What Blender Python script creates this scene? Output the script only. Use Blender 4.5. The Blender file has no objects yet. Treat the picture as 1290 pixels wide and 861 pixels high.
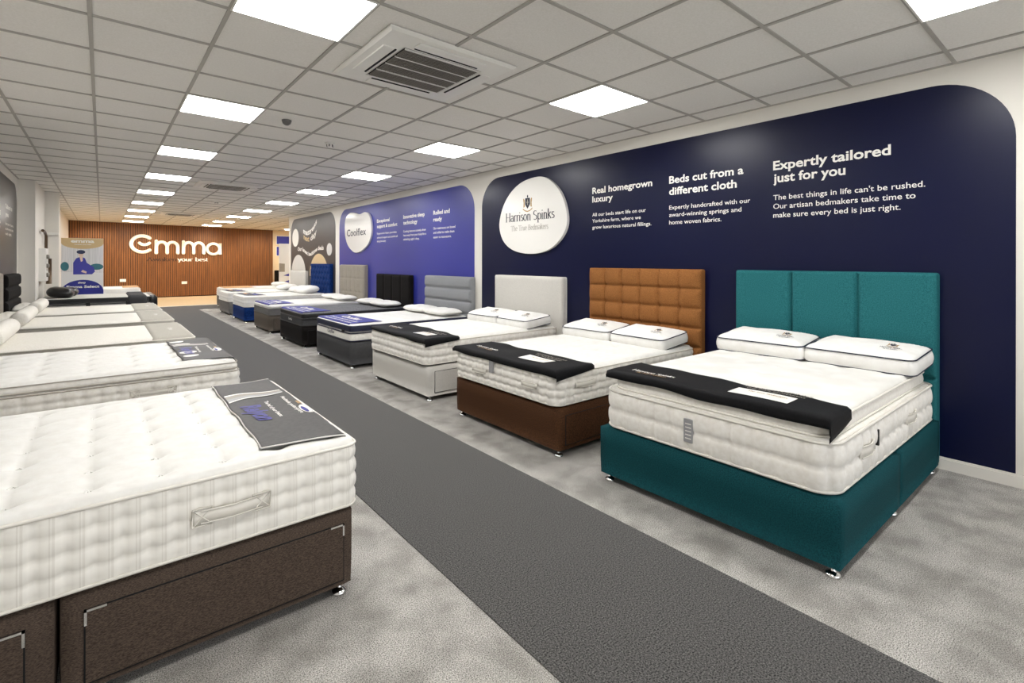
import bpy, math, random
import numpy as np
from mathutils import Matrix, Vector

PI = math.pi
scene = bpy.context.scene
COL = scene.collection

# ------------------------------------------------------------------ camera
F_PX, CY_PX, YAW, ROLL, CAM_H = 631.66, 329.16, 0.6857, 0.0014, 1.4108
cam_data = bpy.data.cameras.new('camera')
cam_data.sensor_width = 36.0
cam_data.lens = 36.0 * F_PX / 1290.0
cam_data.shift_y = -(430.5 - CY_PX) / 1290.0
cam_data.clip_start = 0.02
cam_data.clip_end = 200
cam = bpy.data.objects.new('camera', cam_data)
COL.objects.link(cam)
_f = Vector((math.sin(YAW), math.cos(YAW), 0))
_r = Vector((math.cos(YAW), -math.sin(YAW), 0))
_u = Vector((0, 0, 1))
_r2 = _r * math.cos(ROLL) + _u * math.sin(ROLL)
_u2 = -_r * math.sin(ROLL) + _u * math.cos(ROLL)
M = Matrix.Identity(4)
for i in range(3):
    M[i][0], M[i][1], M[i][2] = _r2[i], _u2[i], -_f[i]
M[2][3] = CAM_H
cam.matrix_world = M
scene.camera = cam

# ------------------------------------------------------------------ world, exposure
world = bpy.data.worlds.new('world')
scene.world = world
world.use_nodes = True
world.node_tree.nodes['Background'].inputs[0].default_value = (0.9, 0.92, 1.0, 1)
world.node_tree.nodes['Background'].inputs[1].default_value = 0.3
scene.view_settings.view_transform = 'Standard'
scene.view_settings.look = 'None'
scene.view_settings.gamma = 1
scene.view_settings.use_curve_mapping = False
scene.view_settings.exposure = 0.92
PANEL_LIGHT = 15.0
SPOT_LIGHT = 60.0
FILL_LIGHT = 60.0
day = bpy.data.lights.new('added_fill', 'AREA')  # added lamp behind the camera, brightens the near sides of the beds
day.shape = 'RECTANGLE'; day.size = 7.0; day.size_y = 2.2; day.energy = FILL_LIGHT; day.color = (0.93, 0.96, 1.0)
fill_o = bpy.data.objects.new('added_fill', day)
COL.objects.link(fill_o)
fill_o.location = (2.6, -4.0, 1.5)
fill_o.rotation_euler = (math.radians(90), 0, 0)
scene.cycles.max_bounces = 8
scene.cycles.diffuse_bounces = 5
scene.cycles.caustics_reflective = False
scene.cycles.caustics_refractive = False
scene.cycles.sample_clamp_indirect = 6

W = 4.436            # right wall plane
WL = -1.125          # left wall plane


def ceil_z(x):
    return 2.7723 - 0.0143 * (x - 2.3462)


# ------------------------------------------------------------------ materials
def s2l(c):
    c = c / 255.0
    return c / 12.92 if c <= 0.04045 else ((c + 0.055) / 1.055) ** 2.4


def rgb(r, g, b):
    return (s2l(r), s2l(g), s2l(b), 1)


def mat(name, color, rough=0.6, metal=0.0, color2=None, nscale=60, detail=3, bump=0.0, bscale=None,
        mscale=None, mcolor=None, mamt=0.5, emit=0, sheen=0.0, spec=0.5, stretch=None, contrast=(0.35, 0.65)):
    m = bpy.data.materials.new(name)
    m.use_nodes = True
    nt = m.node_tree
    b = nt.nodes['Principled BSDF']
    b.inputs['Base Color'].default_value = color
    b.inputs['Roughness'].default_value = rough
    b.inputs['Metallic'].default_value = metal
    b.inputs['Specular IOR Level'].default_value = spec
    if sheen:
        b.inputs['Sheen Weight'].default_value = sheen
        b.inputs['Sheen Roughness'].default_value = 0.5
    if emit:
        b.inputs['Emission Color'].default_value = color
        b.inputs['Emission Strength'].default_value = emit
    tc = nt.nodes.new('ShaderNodeTexCoord')
    vec = tc.outputs['Object']
    if stretch:
        mp = nt.nodes.new('ShaderNodeMapping')
        mp.inputs['Scale'].default_value = stretch
        nt.links.new(vec, mp.inputs['Vector'])
        vec = mp.outputs['Vector']
    out = None
    if color2 is not None:
        n = nt.nodes.new('ShaderNodeTexNoise')
        n.inputs['Scale'].default_value = nscale
        n.inputs['Detail'].default_value = detail
        nt.links.new(vec, n.inputs['Vector'])
        r = nt.nodes.new('ShaderNodeValToRGB')
        r.color_ramp.elements[0].position = contrast[0]
        r.color_ramp.elements[0].color = color
        r.color_ramp.elements[1].position = contrast[1]
        r.color_ramp.elements[1].color = color2
        nt.links.new(n.outputs['Fac'], r.inputs['Fac'])
        out = r.outputs['Color']
    if mcolor is not None:
        n2 = nt.nodes.new('ShaderNodeTexNoise')
        n2.inputs['Scale'].default_value = mscale
        n2.inputs['Detail'].default_value = 4
        n2.inputs['Distortion'].default_value = 0.15
        nt.links.new(tc.outputs['Object'], n2.inputs['Vector'])
        r2 = nt.nodes.new('ShaderNodeValToRGB')
        r2.color_ramp.elements[0].position = 0.40
        r2.color_ramp.elements[0].color = (0, 0, 0, 1)
        r2.color_ramp.elements[1].position = 0.64
        r2.color_ramp.elements[1].color = (mamt, mamt, mamt, 1)
        nt.links.new(n2.outputs['Fac'], r2.inputs['Fac'])
        mx = nt.nodes.new('ShaderNodeMix')
        mx.data_type = 'RGBA'
        nt.links.new(r2.outputs['Color'], mx.inputs[0])
        if out is not None:
            nt.links.new(out, mx.inputs[6])
        else:
            mx.inputs[6].default_value = color
        mx.inputs[7].default_value = mcolor
        out = mx.outputs[2]
    if out is not None:
        nt.links.new(out, b.inputs['Base Color'])
    if bump:
        nb = nt.nodes.new('ShaderNodeTexNoise')
        nb.inputs['Scale'].default_value = bscale or nscale
        nb.inputs['Detail'].default_value = 3
        nt.links.new(vec, nb.inputs['Vector'])
        bp = nt.nodes.new('ShaderNodeBump')
        bp.inputs['Strength'].default_value = bump
        bp.inputs['Distance'].default_value = 0.004
        nt.links.new(nb.outputs['Fac'], bp.inputs['Height'])
        nt.links.new(bp.outputs['Normal'], b.inputs['Normal'])
    return m


def stripe_mat(name, base, stripe, pitch, width, axis='X', rough=0.7, fine=None):
    """woven fabric with thin stripes across one axis"""
    m = mat(name, base, rough)
    nt = m.node_tree
    b = nt.nodes['Principled BSDF']
    tc = nt.nodes.new('ShaderNodeTexCoord')
    sx = nt.nodes.new('ShaderNodeSeparateXYZ')
    nt.links.new(tc.outputs['Object'], sx.inputs[0])
    a = nt.nodes.new('ShaderNodeMath'); a.operation = 'DIVIDE'; a.inputs[1].default_value = pitch
    nt.links.new(sx.outputs[axis], a.inputs[0])
    fr = nt.nodes.new('ShaderNodeMath'); fr.operation = 'FRACT'
    nt.links.new(a.outputs[0], fr.inputs[0])
    r = nt.nodes.new('ShaderNodeValToRGB')
    r.color_ramp.interpolation = 'CONSTANT'
    e = r.color_ramp.elements
    e[0].position = 0; e[0].color = base
    e[1].position = 0.5; e[1].color = stripe
    e2 = e.new(0.5 + width); e2.color = base
    e3 = e.new(0.5 + width * 1.6); e3.color = stripe
    e4 = e.new(0.5 + width * 2.2); e4.color = base
    nt.links.new(fr.outputs[0], r.inputs['Fac'])
    nt.links.new(r.outputs['Color'], b.inputs['Base Color'])
    return m


MAT = {}
MAT['white_paint'] = mat('white_paint', rgb(226, 222, 214), 0.6)
MAT['cream_paint'] = mat('cream_paint', rgb(222, 200, 165), 0.6)
MAT['tile'] = mat('ceiling_tile', rgb(226, 223, 217), 0.9, color2=rgb(233, 230, 225), nscale=90, bump=0.1, bscale=180)
MAT['tbar'] = mat('ceiling_bar', rgb(170, 166, 159), 0.6)
MAT['led'] = mat('led_diffuser', (1, 1, 1, 1), 0.5, emit=PANEL_LIGHT)
MAT['led'].node_tree.nodes['Principled BSDF'].inputs['Emission Color'].default_value = (1.0, 0.992, 0.972, 1)
MAT['plastic'] = mat('white_plastic', rgb(228, 226, 220), 0.35)
MAT['grille'] = mat('grille_plastic', rgb(120, 115, 106), 0.5)
MAT['dark'] = mat('dark_gap', rgb(14, 14, 16), 0.9)
MAT['plush'] = mat('plush_carpet', rgb(84, 82, 78), 0.95, color2=rgb(214, 210, 204), nscale=230, detail=6,
                   bump=1.0, bscale=200, mscale=5.0, mcolor=rgb(88, 84, 78), mamt=0.45, sheen=0.12, spec=0.05, contrast=(0.33, 0.62))
MAT['runner'] = mat('runner_carpet', rgb(18, 18, 19), 0.95, color2=rgb(112, 110, 108), nscale=170, detail=6,
                    bump=0.8, bscale=160, spec=0.05, contrast=(0.36, 0.68), sheen=0.22)
MAT['woodfloor'] = mat('pale_wood_floor', rgb(205, 178, 138), 0.45, color2=rgb(222, 198, 158), nscale=4, stretch=(1, 14, 1))
MAT['slat'] = mat('oak_slats', rgb(136, 86, 40), 0.55, color2=rgb(112, 68, 30), nscale=5, stretch=(6, 1, 0.4))
MAT['slatgap'] = mat('slat_backing', rgb(52, 34, 18), 0.9)
MAT['navy'] = mat('navy_vinyl', rgb(6, 12, 48), 0.33, spec=0.28)
MAT['blue'] = mat('royal_blue_vinyl', rgb(44, 50, 142), 0.38)
MAT['charcoal'] = mat('charcoal_vinyl', rgb(54, 52, 52), 0.4)
MAT['letter'] = mat('white_lettering', rgb(238, 236, 230), 0.5)
MAT['plaque'] = mat('gloss_white_plaque', rgb(232, 230, 225), 0.15)
MAT['ink'] = mat('navy_ink', rgb(22, 26, 46), 0.5)
MAT['greyink'] = mat('grey_ink', rgb(150, 144, 134), 0.5)
MAT['gold'] = mat('gold_ink', rgb(168, 136, 88), 0.5)
MAT['chrome'] = mat('chrome', rgb(225, 225, 225), 0.12, metal=1.0)
MAT['tick'] = mat('mattress_ticking', rgb(230, 229, 225), 0.8, color2=rgb(224, 222, 217), nscale=25, bump=0.12, bscale=60, sheen=0.2)
MAT['damask'] = mat('damask_ticking', rgb(231, 230, 226), 0.8, color2=rgb(220, 218, 212), nscale=6, detail=1, bump=0.15, bscale=14, sheen=0.2)
MAT['sidetick'] = mat('side_ticking', rgb(238, 235, 229), 0.75, color2=rgb(228, 224, 216), nscale=40, sheen=0.2)
MAT['stripetick'] = stripe_mat('striped_side_ticking', rgb(236, 233, 226), rgb(224, 220, 212), 0.0705, 0.09)
MAT['piping'] = mat('cream_piping', rgb(226, 222, 213), 0.6)
MAT['darkpiping'] = mat('taupe_piping', rgb(176, 169, 158), 0.6)
MAT['navypiping'] = mat('navy_piping', rgb(18, 22, 48), 0.5)
MAT['cotton'] = mat('white_cotton', rgb(234, 233, 230), 0.85, bump=0.1, bscale=30, color2=rgb(228, 226, 222), nscale=14)
MAT['knit'] = mat('cream_knit', rgb(238, 235, 228), 0.85, color2=rgb(224, 219, 208), nscale=120, bump=0.3, bscale=120)


def fab(name, c1, c2, rough=0.85, ns=170, **k):
    MAT[name] = mat(name, c1, rough, color2=c2, nscale=ns, bump=0.35, bscale=ns, sheen=0.0, spec=0.12, **k)


fab('teal', rgb(28, 90, 96), rgb(46, 112, 116))
fab('tealbase', rgb(10, 52, 58), rgb(20, 74, 80))
fab('tan', rgb(122, 78, 40), rgb(152, 102, 58))
fab('brownbase', rgb(48, 31, 19), rgb(86, 56, 35))
fab('silver', rgb(192, 189, 183), rgb(206, 203, 197))
fab('greybase', rgb(56, 56, 58), rgb(80, 80, 81))
fab('greyhb', rgb(128, 130, 134), rgb(146, 147, 150))
fab('blackfab', rgb(12, 10, 10), rgb(26, 23, 22))
fab('taupe', rgb(138, 131, 121), rgb(162, 155, 144))
fab('taupebase', rgb(76, 69, 62), rgb(98, 90, 82))
fab('velvet', rgb(8, 34, 84), rgb(16, 52, 112), ns=40)
fab('midgrey', rgb(98, 97, 96), rgb(118, 117, 116))
fab('chestnut', rgb(54, 45, 39), rgb(94, 81, 71), ns=300, stretch=(0.5, 1, 2.2))
fab('coverbeige', rgb(170, 166, 156), rgb(188, 184, 174))
fab('toppergrey', rgb(84, 85, 88), rgb(128, 128, 130), ns=60)
MAT['navyband'] = mat('navy_border', rgb(10, 15, 42), 0.7, color2=rgb(18, 24, 54), nscale=60)
MAT['blackband'] = mat('black_border', rgb(12, 12, 14), 0.6)
MAT['leather'] = mat('black_leatherette', rgb(14, 13, 14), 0.3)
MAT['towelblack'] = mat('black_banner_cloth', rgb(12, 12, 14), 0.75, spec=0.2, color2=rgb(19, 19, 22), nscale=90, bump=0.15, bscale=120)
MAT['towelgrey'] = mat('charcoal_banner_cloth', rgb(64, 62, 62), 0.6, color2=rgb(73, 71, 70), nscale=60)
MAT['towelblue'] = mat('blue_banner_cloth', rgb(30, 36, 130), 0.6, color2=rgb(38, 44, 142), nscale=60)
MAT['towelnavy'] = mat('dark_banner_cloth', rgb(26, 30, 62), 0.6)
MAT['towelbeige'] = mat('beige_banner_cloth', rgb(196, 150, 96), 0.7)
MAT['violetink'] = mat('violet_ink', rgb(62, 60, 140), 0.5)
MAT['tag'] = mat('grey_satin_label', rgb(150, 150, 152), 0.4)
MAT['tan_paper'] = mat('sand_print', rgb(206, 180, 134), 0.5)
MAT['paper'] = mat('poster_print', rgb(228, 228, 228), 0.4)
MAT['paper2'] = mat('poster_curtain_print', rgb(206, 206, 208), 0.4, color2=rgb(226, 226, 228), nscale=6, stretch=(12, 1, 0.3))
MAT['pyjama'] = mat('pyjama_blue_print', rgb(54, 56, 158), 0.4)
MAT['bluehair'] = mat('dark_hair_print', rgb(24, 38, 76), 0.4)
MAT['skin'] = mat('skin_print', rgb(226, 200, 186), 0.4)
MAT['tealprint'] = mat('teal_print', rgb(40, 106, 118), 0.4)
MAT['warmwhite'] = mat('cream_sign_face', rgb(244, 238, 224), 0.4)
MAT['brownink'] = mat('dark_brown_lettering', rgb(62, 36, 20), 0.5)
MAT['beigewood'] = mat('tan_print', rgb(216, 190, 146), 0.5)
MAT['greyprint'] = mat('grey_print', rgb(202, 200, 196), 0.5)


# ------------------------------------------------------------------ mesh helpers
def mesh_obj(name, verts, faces, mats, parent=None, smooth=False, fmat=None, xf=None):
    v = np.asarray(verts, float).reshape(-1, 3)
    if xf is not None:
        v = v @ xf[:3, :3].T + xf[:3, 3]
    me = bpy.data.meshes.new(name)
    me.from_pydata(v.tolist(), [], faces if isinstance(faces, list) else faces.tolist())
    if not isinstance(mats, (list, tuple)):
        mats = [mats]
    for m in mats:
        me.materials.append(MAT[m] if isinstance(m, str) else m)
    if fmat is not None:
        me.polygons.foreach_set('material_index', np.asarray(fmat, np.int32))
    if smooth:
        me.polygons.foreach_set('use_smooth', np.ones(len(me.polygons), bool))
    me.update()
    o = bpy.data.objects.new(name, me)
    COL.objects.link(o)
    if parent is not None:
        o.parent = parent
    return o


def thing(name, label, cat, loc=(0, 0, 0), rz=0, group=None):
    o = bpy.data.objects.new(name, None)
    o.empty_display_size = 0.1
    COL.objects.link(o)
    o.location = loc
    o.rotation_euler = (0, 0, rz)
    return tag(o, label, cat, group)


def tag(o, label, cat, group=None, kind=None):
    if label: o['label'] = label
    if cat: o['category'] = cat
    if group: o['group'] = group
    if kind: o['kind'] = kind
    return o


def struct(o, label=None):
    o['kind'] = 'structure'
    if label: o['label'] = label
    return o


class MB:
    def __init__(self):
        self.v = []; self.f = []; self.m = []

    def add(self, v, f, mi=0):
        n = len(self.v)
        self.v += [tuple(p) for p in v]
        self.f += [tuple(i + n for i in q) for q in f]
        self.m += [mi] * len(f)

    def box(self, a, b, mi=0):
        x0, y0, z0 = a; x1, y1, z1 = b
        self.add([(x0, y0, z0), (x1, y0, z0), (x1, y1, z0), (x0, y1, z0), (x0, y0, z1), (x1, y0, z1), (x1, y1, z1), (x0, y1, z1)],
                 [(3, 2, 1, 0), (4, 5, 6, 7), (0, 1, 5, 4), (1, 2, 6, 5), (2, 3, 7, 6), (3, 0, 4, 7)], mi)

    def bbox(self, a, b, c=0.003, mi=0):
        """box with chamfered vertical-and-top edges"""
        x0, y0, z0 = a; x1, y1, z1 = b
        def ring(d, z): return [(x0 + d, y0 + d, z), (x1 - d, y0 + d, z), (x1 - d, y1 - d, z), (x0 + d, y1 - d, z)]
        rings = [ring(c, z0), ring(0, z0 + c), ring(0, z1 - c), ring(c, z1)]
        v = sum(rings, [])
        f = [(3, 2, 1, 0), (12, 13, 14, 15)]
        for k in range(3):
            for i in range(4):
                j = (i + 1) % 4
                f.append((k * 4 + i, k * 4 + j, k * 4 + 4 + j, k * 4 + 4 + i))
        self.add(v, f, mi)

    def prism(self, poly, z0, z1, mi=0):
        n = len(poly)
        v = [(x, y, z0) for x, y in poly] + [(x, y, z1) for x, y in poly]
        f = [tuple(range(n))[::-1], tuple(range(n, 2 * n))]
        f += [(i, (i + 1) % n, n + (i + 1) % n, n + i) for i in range(n)]
        self.add(v, f, mi)

    def tube(self, path, r, n=8, closed=False, flat=1.0, up=(0, 0, 1), mi=0, caps=True):
        P = np.asarray(path, float); N = len(P)
        up = np.asarray(up, float)
        if closed:
            T = np.roll(P, -1, 0) - np.roll(P, 1, 0)
        else:
            T = np.gradient(P, axis=0)
        T /= np.linalg.norm(T, axis=1)[:, None] + 1e-12
        S = np.cross(T, up); S /= np.linalg.norm(S, axis=1)[:, None] + 1e-12
        U = np.cross(S, T)
        a = np.linspace(0, 2 * PI, n, endpoint=False)
        rr = np.broadcast_to(np.asarray(r, float), (N,))
        V = P[:, None, :] + rr[:, None, None] * (np.cos(a)[None, :, None] * S[:, None, :] + flat * np.sin(a)[None, :, None] * U[:, None, :])
        f = []
        for i in range(N if closed else N - 1):
            j = (i + 1) % N
            for k in range(n):
                l = (k + 1) % n
                f.append((i * n + k, i * n + l, j * n + l, j * n + k))
        if not closed and caps:
            f.append(tuple(range(n))); f.append(tuple((N - 1) * n + k for k in range(n))[::-1])
        self.add(V.reshape(-1, 3), f, mi)

    def lathe(self, prof, n=20, c=(0, 0, 0), mi=0):
        v = []; f = []
        for r, z in prof:
            for k in range(n):
                a = 2 * PI * k / n
                v.append((c[0] + r * math.cos(a), c[1] + r * math.sin(a), c[2] + z))
        for i in range(len(prof) - 1):
            for k in range(n):
                l = (k + 1) % n
                f.append((i * n + k, i * n + l, (i + 1) * n + l, (i + 1) * n + k))
        f.append(tuple(range(n))[::-1]); f.append(tuple((len(prof) - 1) * n + k for k in range(n)))
        self.add(v, f, mi)

    def build(self, name, mats, parent=None, smooth=False, xf=None):
        return mesh_obj(name, self.v, self.f, mats, parent, smooth, self.m, xf)


def basis(ex, ey, ez, o):
    X = np.eye(4)
    X[:3, 0], X[:3, 1], X[:3, 2], X[:3, 3] = ex, ey, ez, o
    return X


def catmull(pts, sub=8):
    P = np.asarray(pts, float); n = len(P); out = []
    for i in range(n):
        p0, p1, p2, p3 = P[(i - 1) % n], P[i], P[(i + 1) % n], P[(i + 2) % n]
        for k in range(sub):
            t = k / sub
            out.append(0.5 * ((2 * p1) + (-p0 + p2) * t + (2 * p0 - 5 * p1 + 4 * p2 - p3) * t * t + (-p0 + 3 * p1 - 3 * p2 + p3) * t ** 3))
    return np.array(out)


def cap_grid(L, Wd, r, sp, r0=None):
    """grid over a rounded rectangle x 0..L, y -W/2..W/2; returns pts, nx, ny"""
    nx = max(4, int(round(L / sp))); ny = max(4, int(round(Wd / sp)))
    gx = np.linspace(0, L, nx + 1); gy = np.linspace(-Wd / 2, Wd / 2, ny + 1)
    X, Y = np.meshgrid(gx, gy, indexing='ij')
    if r > 0:
        cx = np.clip(X, r, L - r); cy = np.clip(Y, -Wd / 2 + r, Wd / 2 - r)
        dx = X - cx; dy = Y - cy
        m = np.maximum(abs(dx), abs(dy)); h = np.hypot(dx, dy) + 1e-12
        k = np.where(h > 1e-9, m / h, 1)
        X = cx + dx * k; Y = cy + dy * k
    return X, Y, nx, ny


def edge_dist(X, Y, L, Wd, r):
    qx = abs(X - L / 2) - (L / 2 - r); qy = abs(Y) - (Wd / 2 - r)
    d = np.hypot(np.maximum(qx, 0), np.maximum(qy, 0)) + np.minimum(np.maximum(qx, qy), 0) - r
    return -d


def perim_idx(nx, ny):
    p = [(i, 0) for i in range(nx)] + [(nx, j) for j in range(ny)] + [(i, ny) for i in range(nx, 0, -1)] + [(0, j) for j in range(ny, 0, -1)]
    return np.array(p)


def soft_box(name, L, Wd, z0, z1, r, sp, mats, parent=None, e=0.02, nz=6, top=None, side=None, bulge=0.0, xf=None, bottom_e=0.0):
    """upholstered block: rounded plan, rounded top edge, optional quilting functions.
    mats [0]=top [1]=side"""
    X, Y, nx, ny = cap_grid(L, Wd, r, sp)
    d = np.clip(edge_dist(X, Y, L, Wd, r), 0, None)
    t = np.clip(1 - d / e, 0, 1) if e > 0 else np.zeros_like(d)
    Zt = z1 - e * (1 - np.sqrt(1 - t * t)) if e > 0 else np.full_like(X, z1)
    if top is not None:
        Zt = Zt + top(X, Y, d)
    V = [np.stack([X, Y, Zt], -1).reshape(-1, 3)]
    idx = np.arange((nx + 1) * (ny + 1)).reshape(nx + 1, ny + 1)
    F = []; FM = []
    a = idx[:-1, :-1].ravel(); b = idx[1:, :-1].ravel(); c = idx[1:, 1:].ravel(); dd = idx[:-1, 1:].ravel()
    F += list(map(tuple, np.stack([a, b, c, dd], 1).tolist())); FM += [0] * len(a)
    pi = perim_idx(nx, ny)
    px = X[pi[:, 0], pi[:, 1]]; py = Y[pi[:, 0], pi[:, 1]]; pz = Zt[pi[:, 0], pi[:, 1]]
    loop = idx[pi[:, 0], pi[:, 1]]
    cx = np.clip(px, r, L - r) if r > 0 else px; cy = np.clip(py, -Wd / 2 + r, Wd / 2 - r) if r > 0 else py
    nxn = px - cx; nyn = py - cy
    h = np.hypot(nxn, nyn)
    if r <= 0:
        nxn = np.where(px <= 1e-9, -1, np.where(px >= L - 1e-9, 1, 0)).astype(float)
        nyn = np.where(py <= -Wd / 2 + 1e-9, -1, np.where(py >= Wd / 2 - 1e-9, 1, 0)).astype(float)
        h = np.hypot(nxn, nyn)
    nxn /= h + 1e-12; nyn /= h + 1e-12
    seg = np.hypot(np.roll(px, -1) - px, np.roll(py, -1) - py)
    u = np.concatenate([[0], np.cumsum(seg)[:-1]]); per = seg.sum()
    n = len(px); base = len(V[0]); prev = loop
    zs = np.linspace(z1 - e, z0, nz + 1)
    for k in range(1, nz + 1):
        v = k / nz
        off = bulge * math.sin(PI * v)
        offs = np.full(n, off)
        if side is not None:
            offs = offs + side(u, v, per)
        zz = pz + (z0 - pz) * v
        if k == nz and bottom_e:
            offs = offs - bottom_e
        V.append(np.stack([px + nxn * offs, py + nyn * offs, zz], -1))
        cur = base + (k - 1) * n + np.arange(n)
        q = np.stack([np.roll(prev, -1), prev, cur, np.roll(cur, -1)], 1)
        F += list(map(tuple, q.tolist())); FM += [1 if len(mats) > 1 else 0] * n
        prev = cur
    F.append(tuple(prev.tolist())); FM.append(1 if len(mats) > 1 else 0)
    return mesh_obj(name, np.concatenate(V), F, list(mats), parent, True, FM, xf)


def rr_path(L, Wd, r, z, n=10, grow=0.0, dz=None):
    pts = []
    g = grow
    for (cx, cy, a0) in ((r, -Wd / 2 + r, PI), (L - r, -Wd / 2 + r, 1.5 * PI), (L - r, Wd / 2 - r, 0), (r, Wd / 2 - r, 0.5 * PI)):
        for k in range(n + 1):
            a = a0 + k / n * PI / 2
            pts.append((cx + (r + g) * math.cos(a), cy + (r + g) * math.sin(a), z))
    # add subdivisions on straight runs
    out = []
    for i in range(len(pts)):
        p, q = pts[i], pts[(i + 1) % len(pts)]
        out.append(p)
        dist = math.hypot(q[0] - p[0], q[1] - p[1])
        m = int(dist / 0.08)
        for k in range(1, m):
            t = k / m
            out.append(tuple(p[j] + (q[j] - p[j]) * t for j in range(3)))
    if dz:
        out = [(x, y, zz + dz(x, y)) for x, y, zz in out]
    return out


def pipe_loop(name, L, Wd, r, z, rad, m, parent, grow=0.0, dz=None, xf=None):
    mb = MB(); mb.tube(rr_path(L, Wd, r, z, grow=grow, dz=dz), rad, n=6, closed=True)
    return mb.build(name, m, parent, True, xf)


# ------------------------------------------------------------------ lettering
def text_geo(s, bold=0.0, shear=0.0, res=3):
    cu = bpy.data.curves.new('lettering', 'FONT')
    cu.body = s; cu.offset = bold; cu.shear = shear; cu.resolution_u = res
    ob = bpy.data.objects.new('lettering', cu)
    COL.objects.link(ob)
    dg = bpy.context.evaluated_depsgraph_get()
    me = ob.evaluated_get(dg).to_mesh()
    v = np.array([tuple(p.co) for p in me.vertices]); f = [tuple(p.vertices) for p in me.polygons]
    ob.evaluated_get(dg).to_mesh_clear()
    bpy.data.objects.remove(ob); bpy.data.curves.remove(cu)
    return v, f


def cap_scale(s, v):
    return 0.72        # cap height of the built-in face for size 1


def put_text(mb, s, x, y, width, cap, bold=0.0, shear=0.0, mi=0, center=False, z=0.0, warp=None):
    """lettering laid out in the local plane: x right, y up, z out"""
    v, f = text_geo(s, bold, shear)
    w = v[:, 0].max() - v[:, 0].min()
    sx = width / w; sy = cap / 0.72
    X = (v[:, 0] - v[:, 0].min()) * sx + x - (width / 2 if center else 0)
    Y = v[:, 1] * sy + y
    P = np.stack([X, Y, np.full_like(X, z)], 1)
    if warp: P = warp(P)
    mb.add(P, f, mi)


def arcp(cx, cy, rx, ry, a0, a1, n=8):
    return [(cx + rx * math.cos(math.radians(a0 + (a1 - a0) * k / n)), cy + ry * math.sin(math.radians(a0 + (a1 - a0) * k / n))) for k in range(n + 1)]


SER = {
    'H': (0.95, [[(.15, 0), (.15, 1.4)], [(.8, 0), (.8, 1.4)], [(.15, .72), (.8, .72)]], [(.15, 0), (.15, 1.4), (.8, 0), (.8, 1.4)]),
    'S': (0.72, [arcp(.36, 1.05, .26, .33, 40, 270) + arcp(.36, .36, .28, .36, 90, -140)], []),
    'T': (0.85, [[(.42, 0), (.42, 1.4)], [(.05, 1.38), (.8, 1.38)], [(.05, 1.38), (.05, 1.2)], [(.8, 1.38), (.8, 1.2)]], [(.42, 0)]),
    'B': (0.78, [[(.15, 0), (.15, 1.4)], [(.15, 1.38)] + arcp(.35, 1.07, .27, .31, 90, -90) + [(.15, .76)], [(.15, .74)] + arcp(.38, .38, .3, .37, 90, -90) + [(.15, .01)]], [(.15, 0), (.15, 1.4)]),
    'A': (0.95, [[(.1, 0), (.46, 1.4)], [(.46, 1.4), (.84, 0)], [(.22, .45), (.7, .45)]], [(.1, 0), (.84, 0)]),
    'a': (0.62, [arcp(.28, .7, .22, .28, 150, 0) + [(.5, .05), (.6, 0)], [(.5, .55)] + arcp(.3, .28, .22, .27, 90, 290) + [(.5, .15)]], []),
    'r': (0.48, [[(.15, 0), (.15, .98)], [(.15, .7)] + arcp(.36, .72, .2, .24, 150, 50)], [(.15, 0)]),
    'i': (0.34, [[(.16, 0), (.16, .96)], [(.16, 1.25), (.16, 1.38)]], [(.16, 0)]),
    's': (0.5, [arcp(.25, .73, .17, .23, 30, 270) + arcp(.25, .26, .19, .25, 90, -150)], []),
    'o': (0.66, [arcp(.32, .48, .26, .5, 0, 360, 16)], []),
    'n': (0.68, [[(.14, 0), (.14, .98)], [(.14, .7)] + arcp(.34, .68, .2, .28, 140, 0) + [(.54, 0)]], [(.14, 0), (.54, 0)]),
    'm': (1.0, [[(.14, 0), (.14, .98)], [(.14, .7)] + arcp(.32, .68, .18, .28, 140, 0) + [(.5, 0)], [(.5, .7)] + arcp(.68, .68, .18, .28, 140, 0) + [(.86, 0)]], [(.14, 0), (.5, 0), (.86, 0)]),
    'h': (0.68, [[(.14, 0), (.14, 1.5)], [(.14, .7)] + arcp(.34, .68, .2, .28, 140, 0) + [(.54, 0)]], [(.14, 0), (.54, 0)]),
    'u': (0.68, [[(.14, .96), (.14, .3)] + arcp(.33, .28, .19, .26, 180, 340) + [(.54, .4)], [(.54, .96), (.54, 0)]], []),
    'p': (0.68, [[(.14, -.45), (.14, .98)], [(.14, .75)] + arcp(.34, .48, .26, .48, 110, -110) + [(.14, .2)]], [(.14, -.45)]),
    'b': (0.68, [[(.14, 0), (.14, 1.5)], [(.14, .75)] + arcp(.34, .48, .26, .48, 110, -110) + [(.14, .2)]], []),
    'd': (0.68, [[(.54, 0), (.54, 1.5)], [(.54, .75)] + arcp(.34, .48, .26, .48, 70, 290) + [(.54, .2)]], []),
    'k': (0.66, [[(.14, 0), (.14, 1.5)], [(.14, .4), (.5, .95)], [(.26, .55), (.58, 0)]], [(.14, 0), (.56, 0), (.5, .95)]),
    'e': (0.58, [[(.1, .55), (.5, .55)] + arcp(.3, .5, .22, .48, 0, 310, 12)], []),
    't': (0.42, [[(.18, 1.25), (.18, .2)] + arcp(.32, .2, .14, .2, 180, 300), [(.02, .95), (.36, .95)]], []),
    'y': (0.62, [[(.06, .96), (.32, .05)], [(.56, .96), (.2, -.45)]], [(.06, .96), (.56, .96)]),
    'w': (0.95, [[(.06, .96), (.28, 0)], [(.28, 0), (.46, .96)], [(.46, .96), (.68, 0)], [(.68, 0), (.88, .96)]], [(.06, .96), (.88, .96)]),
    ' ': (0.4, [], []),
}


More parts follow.
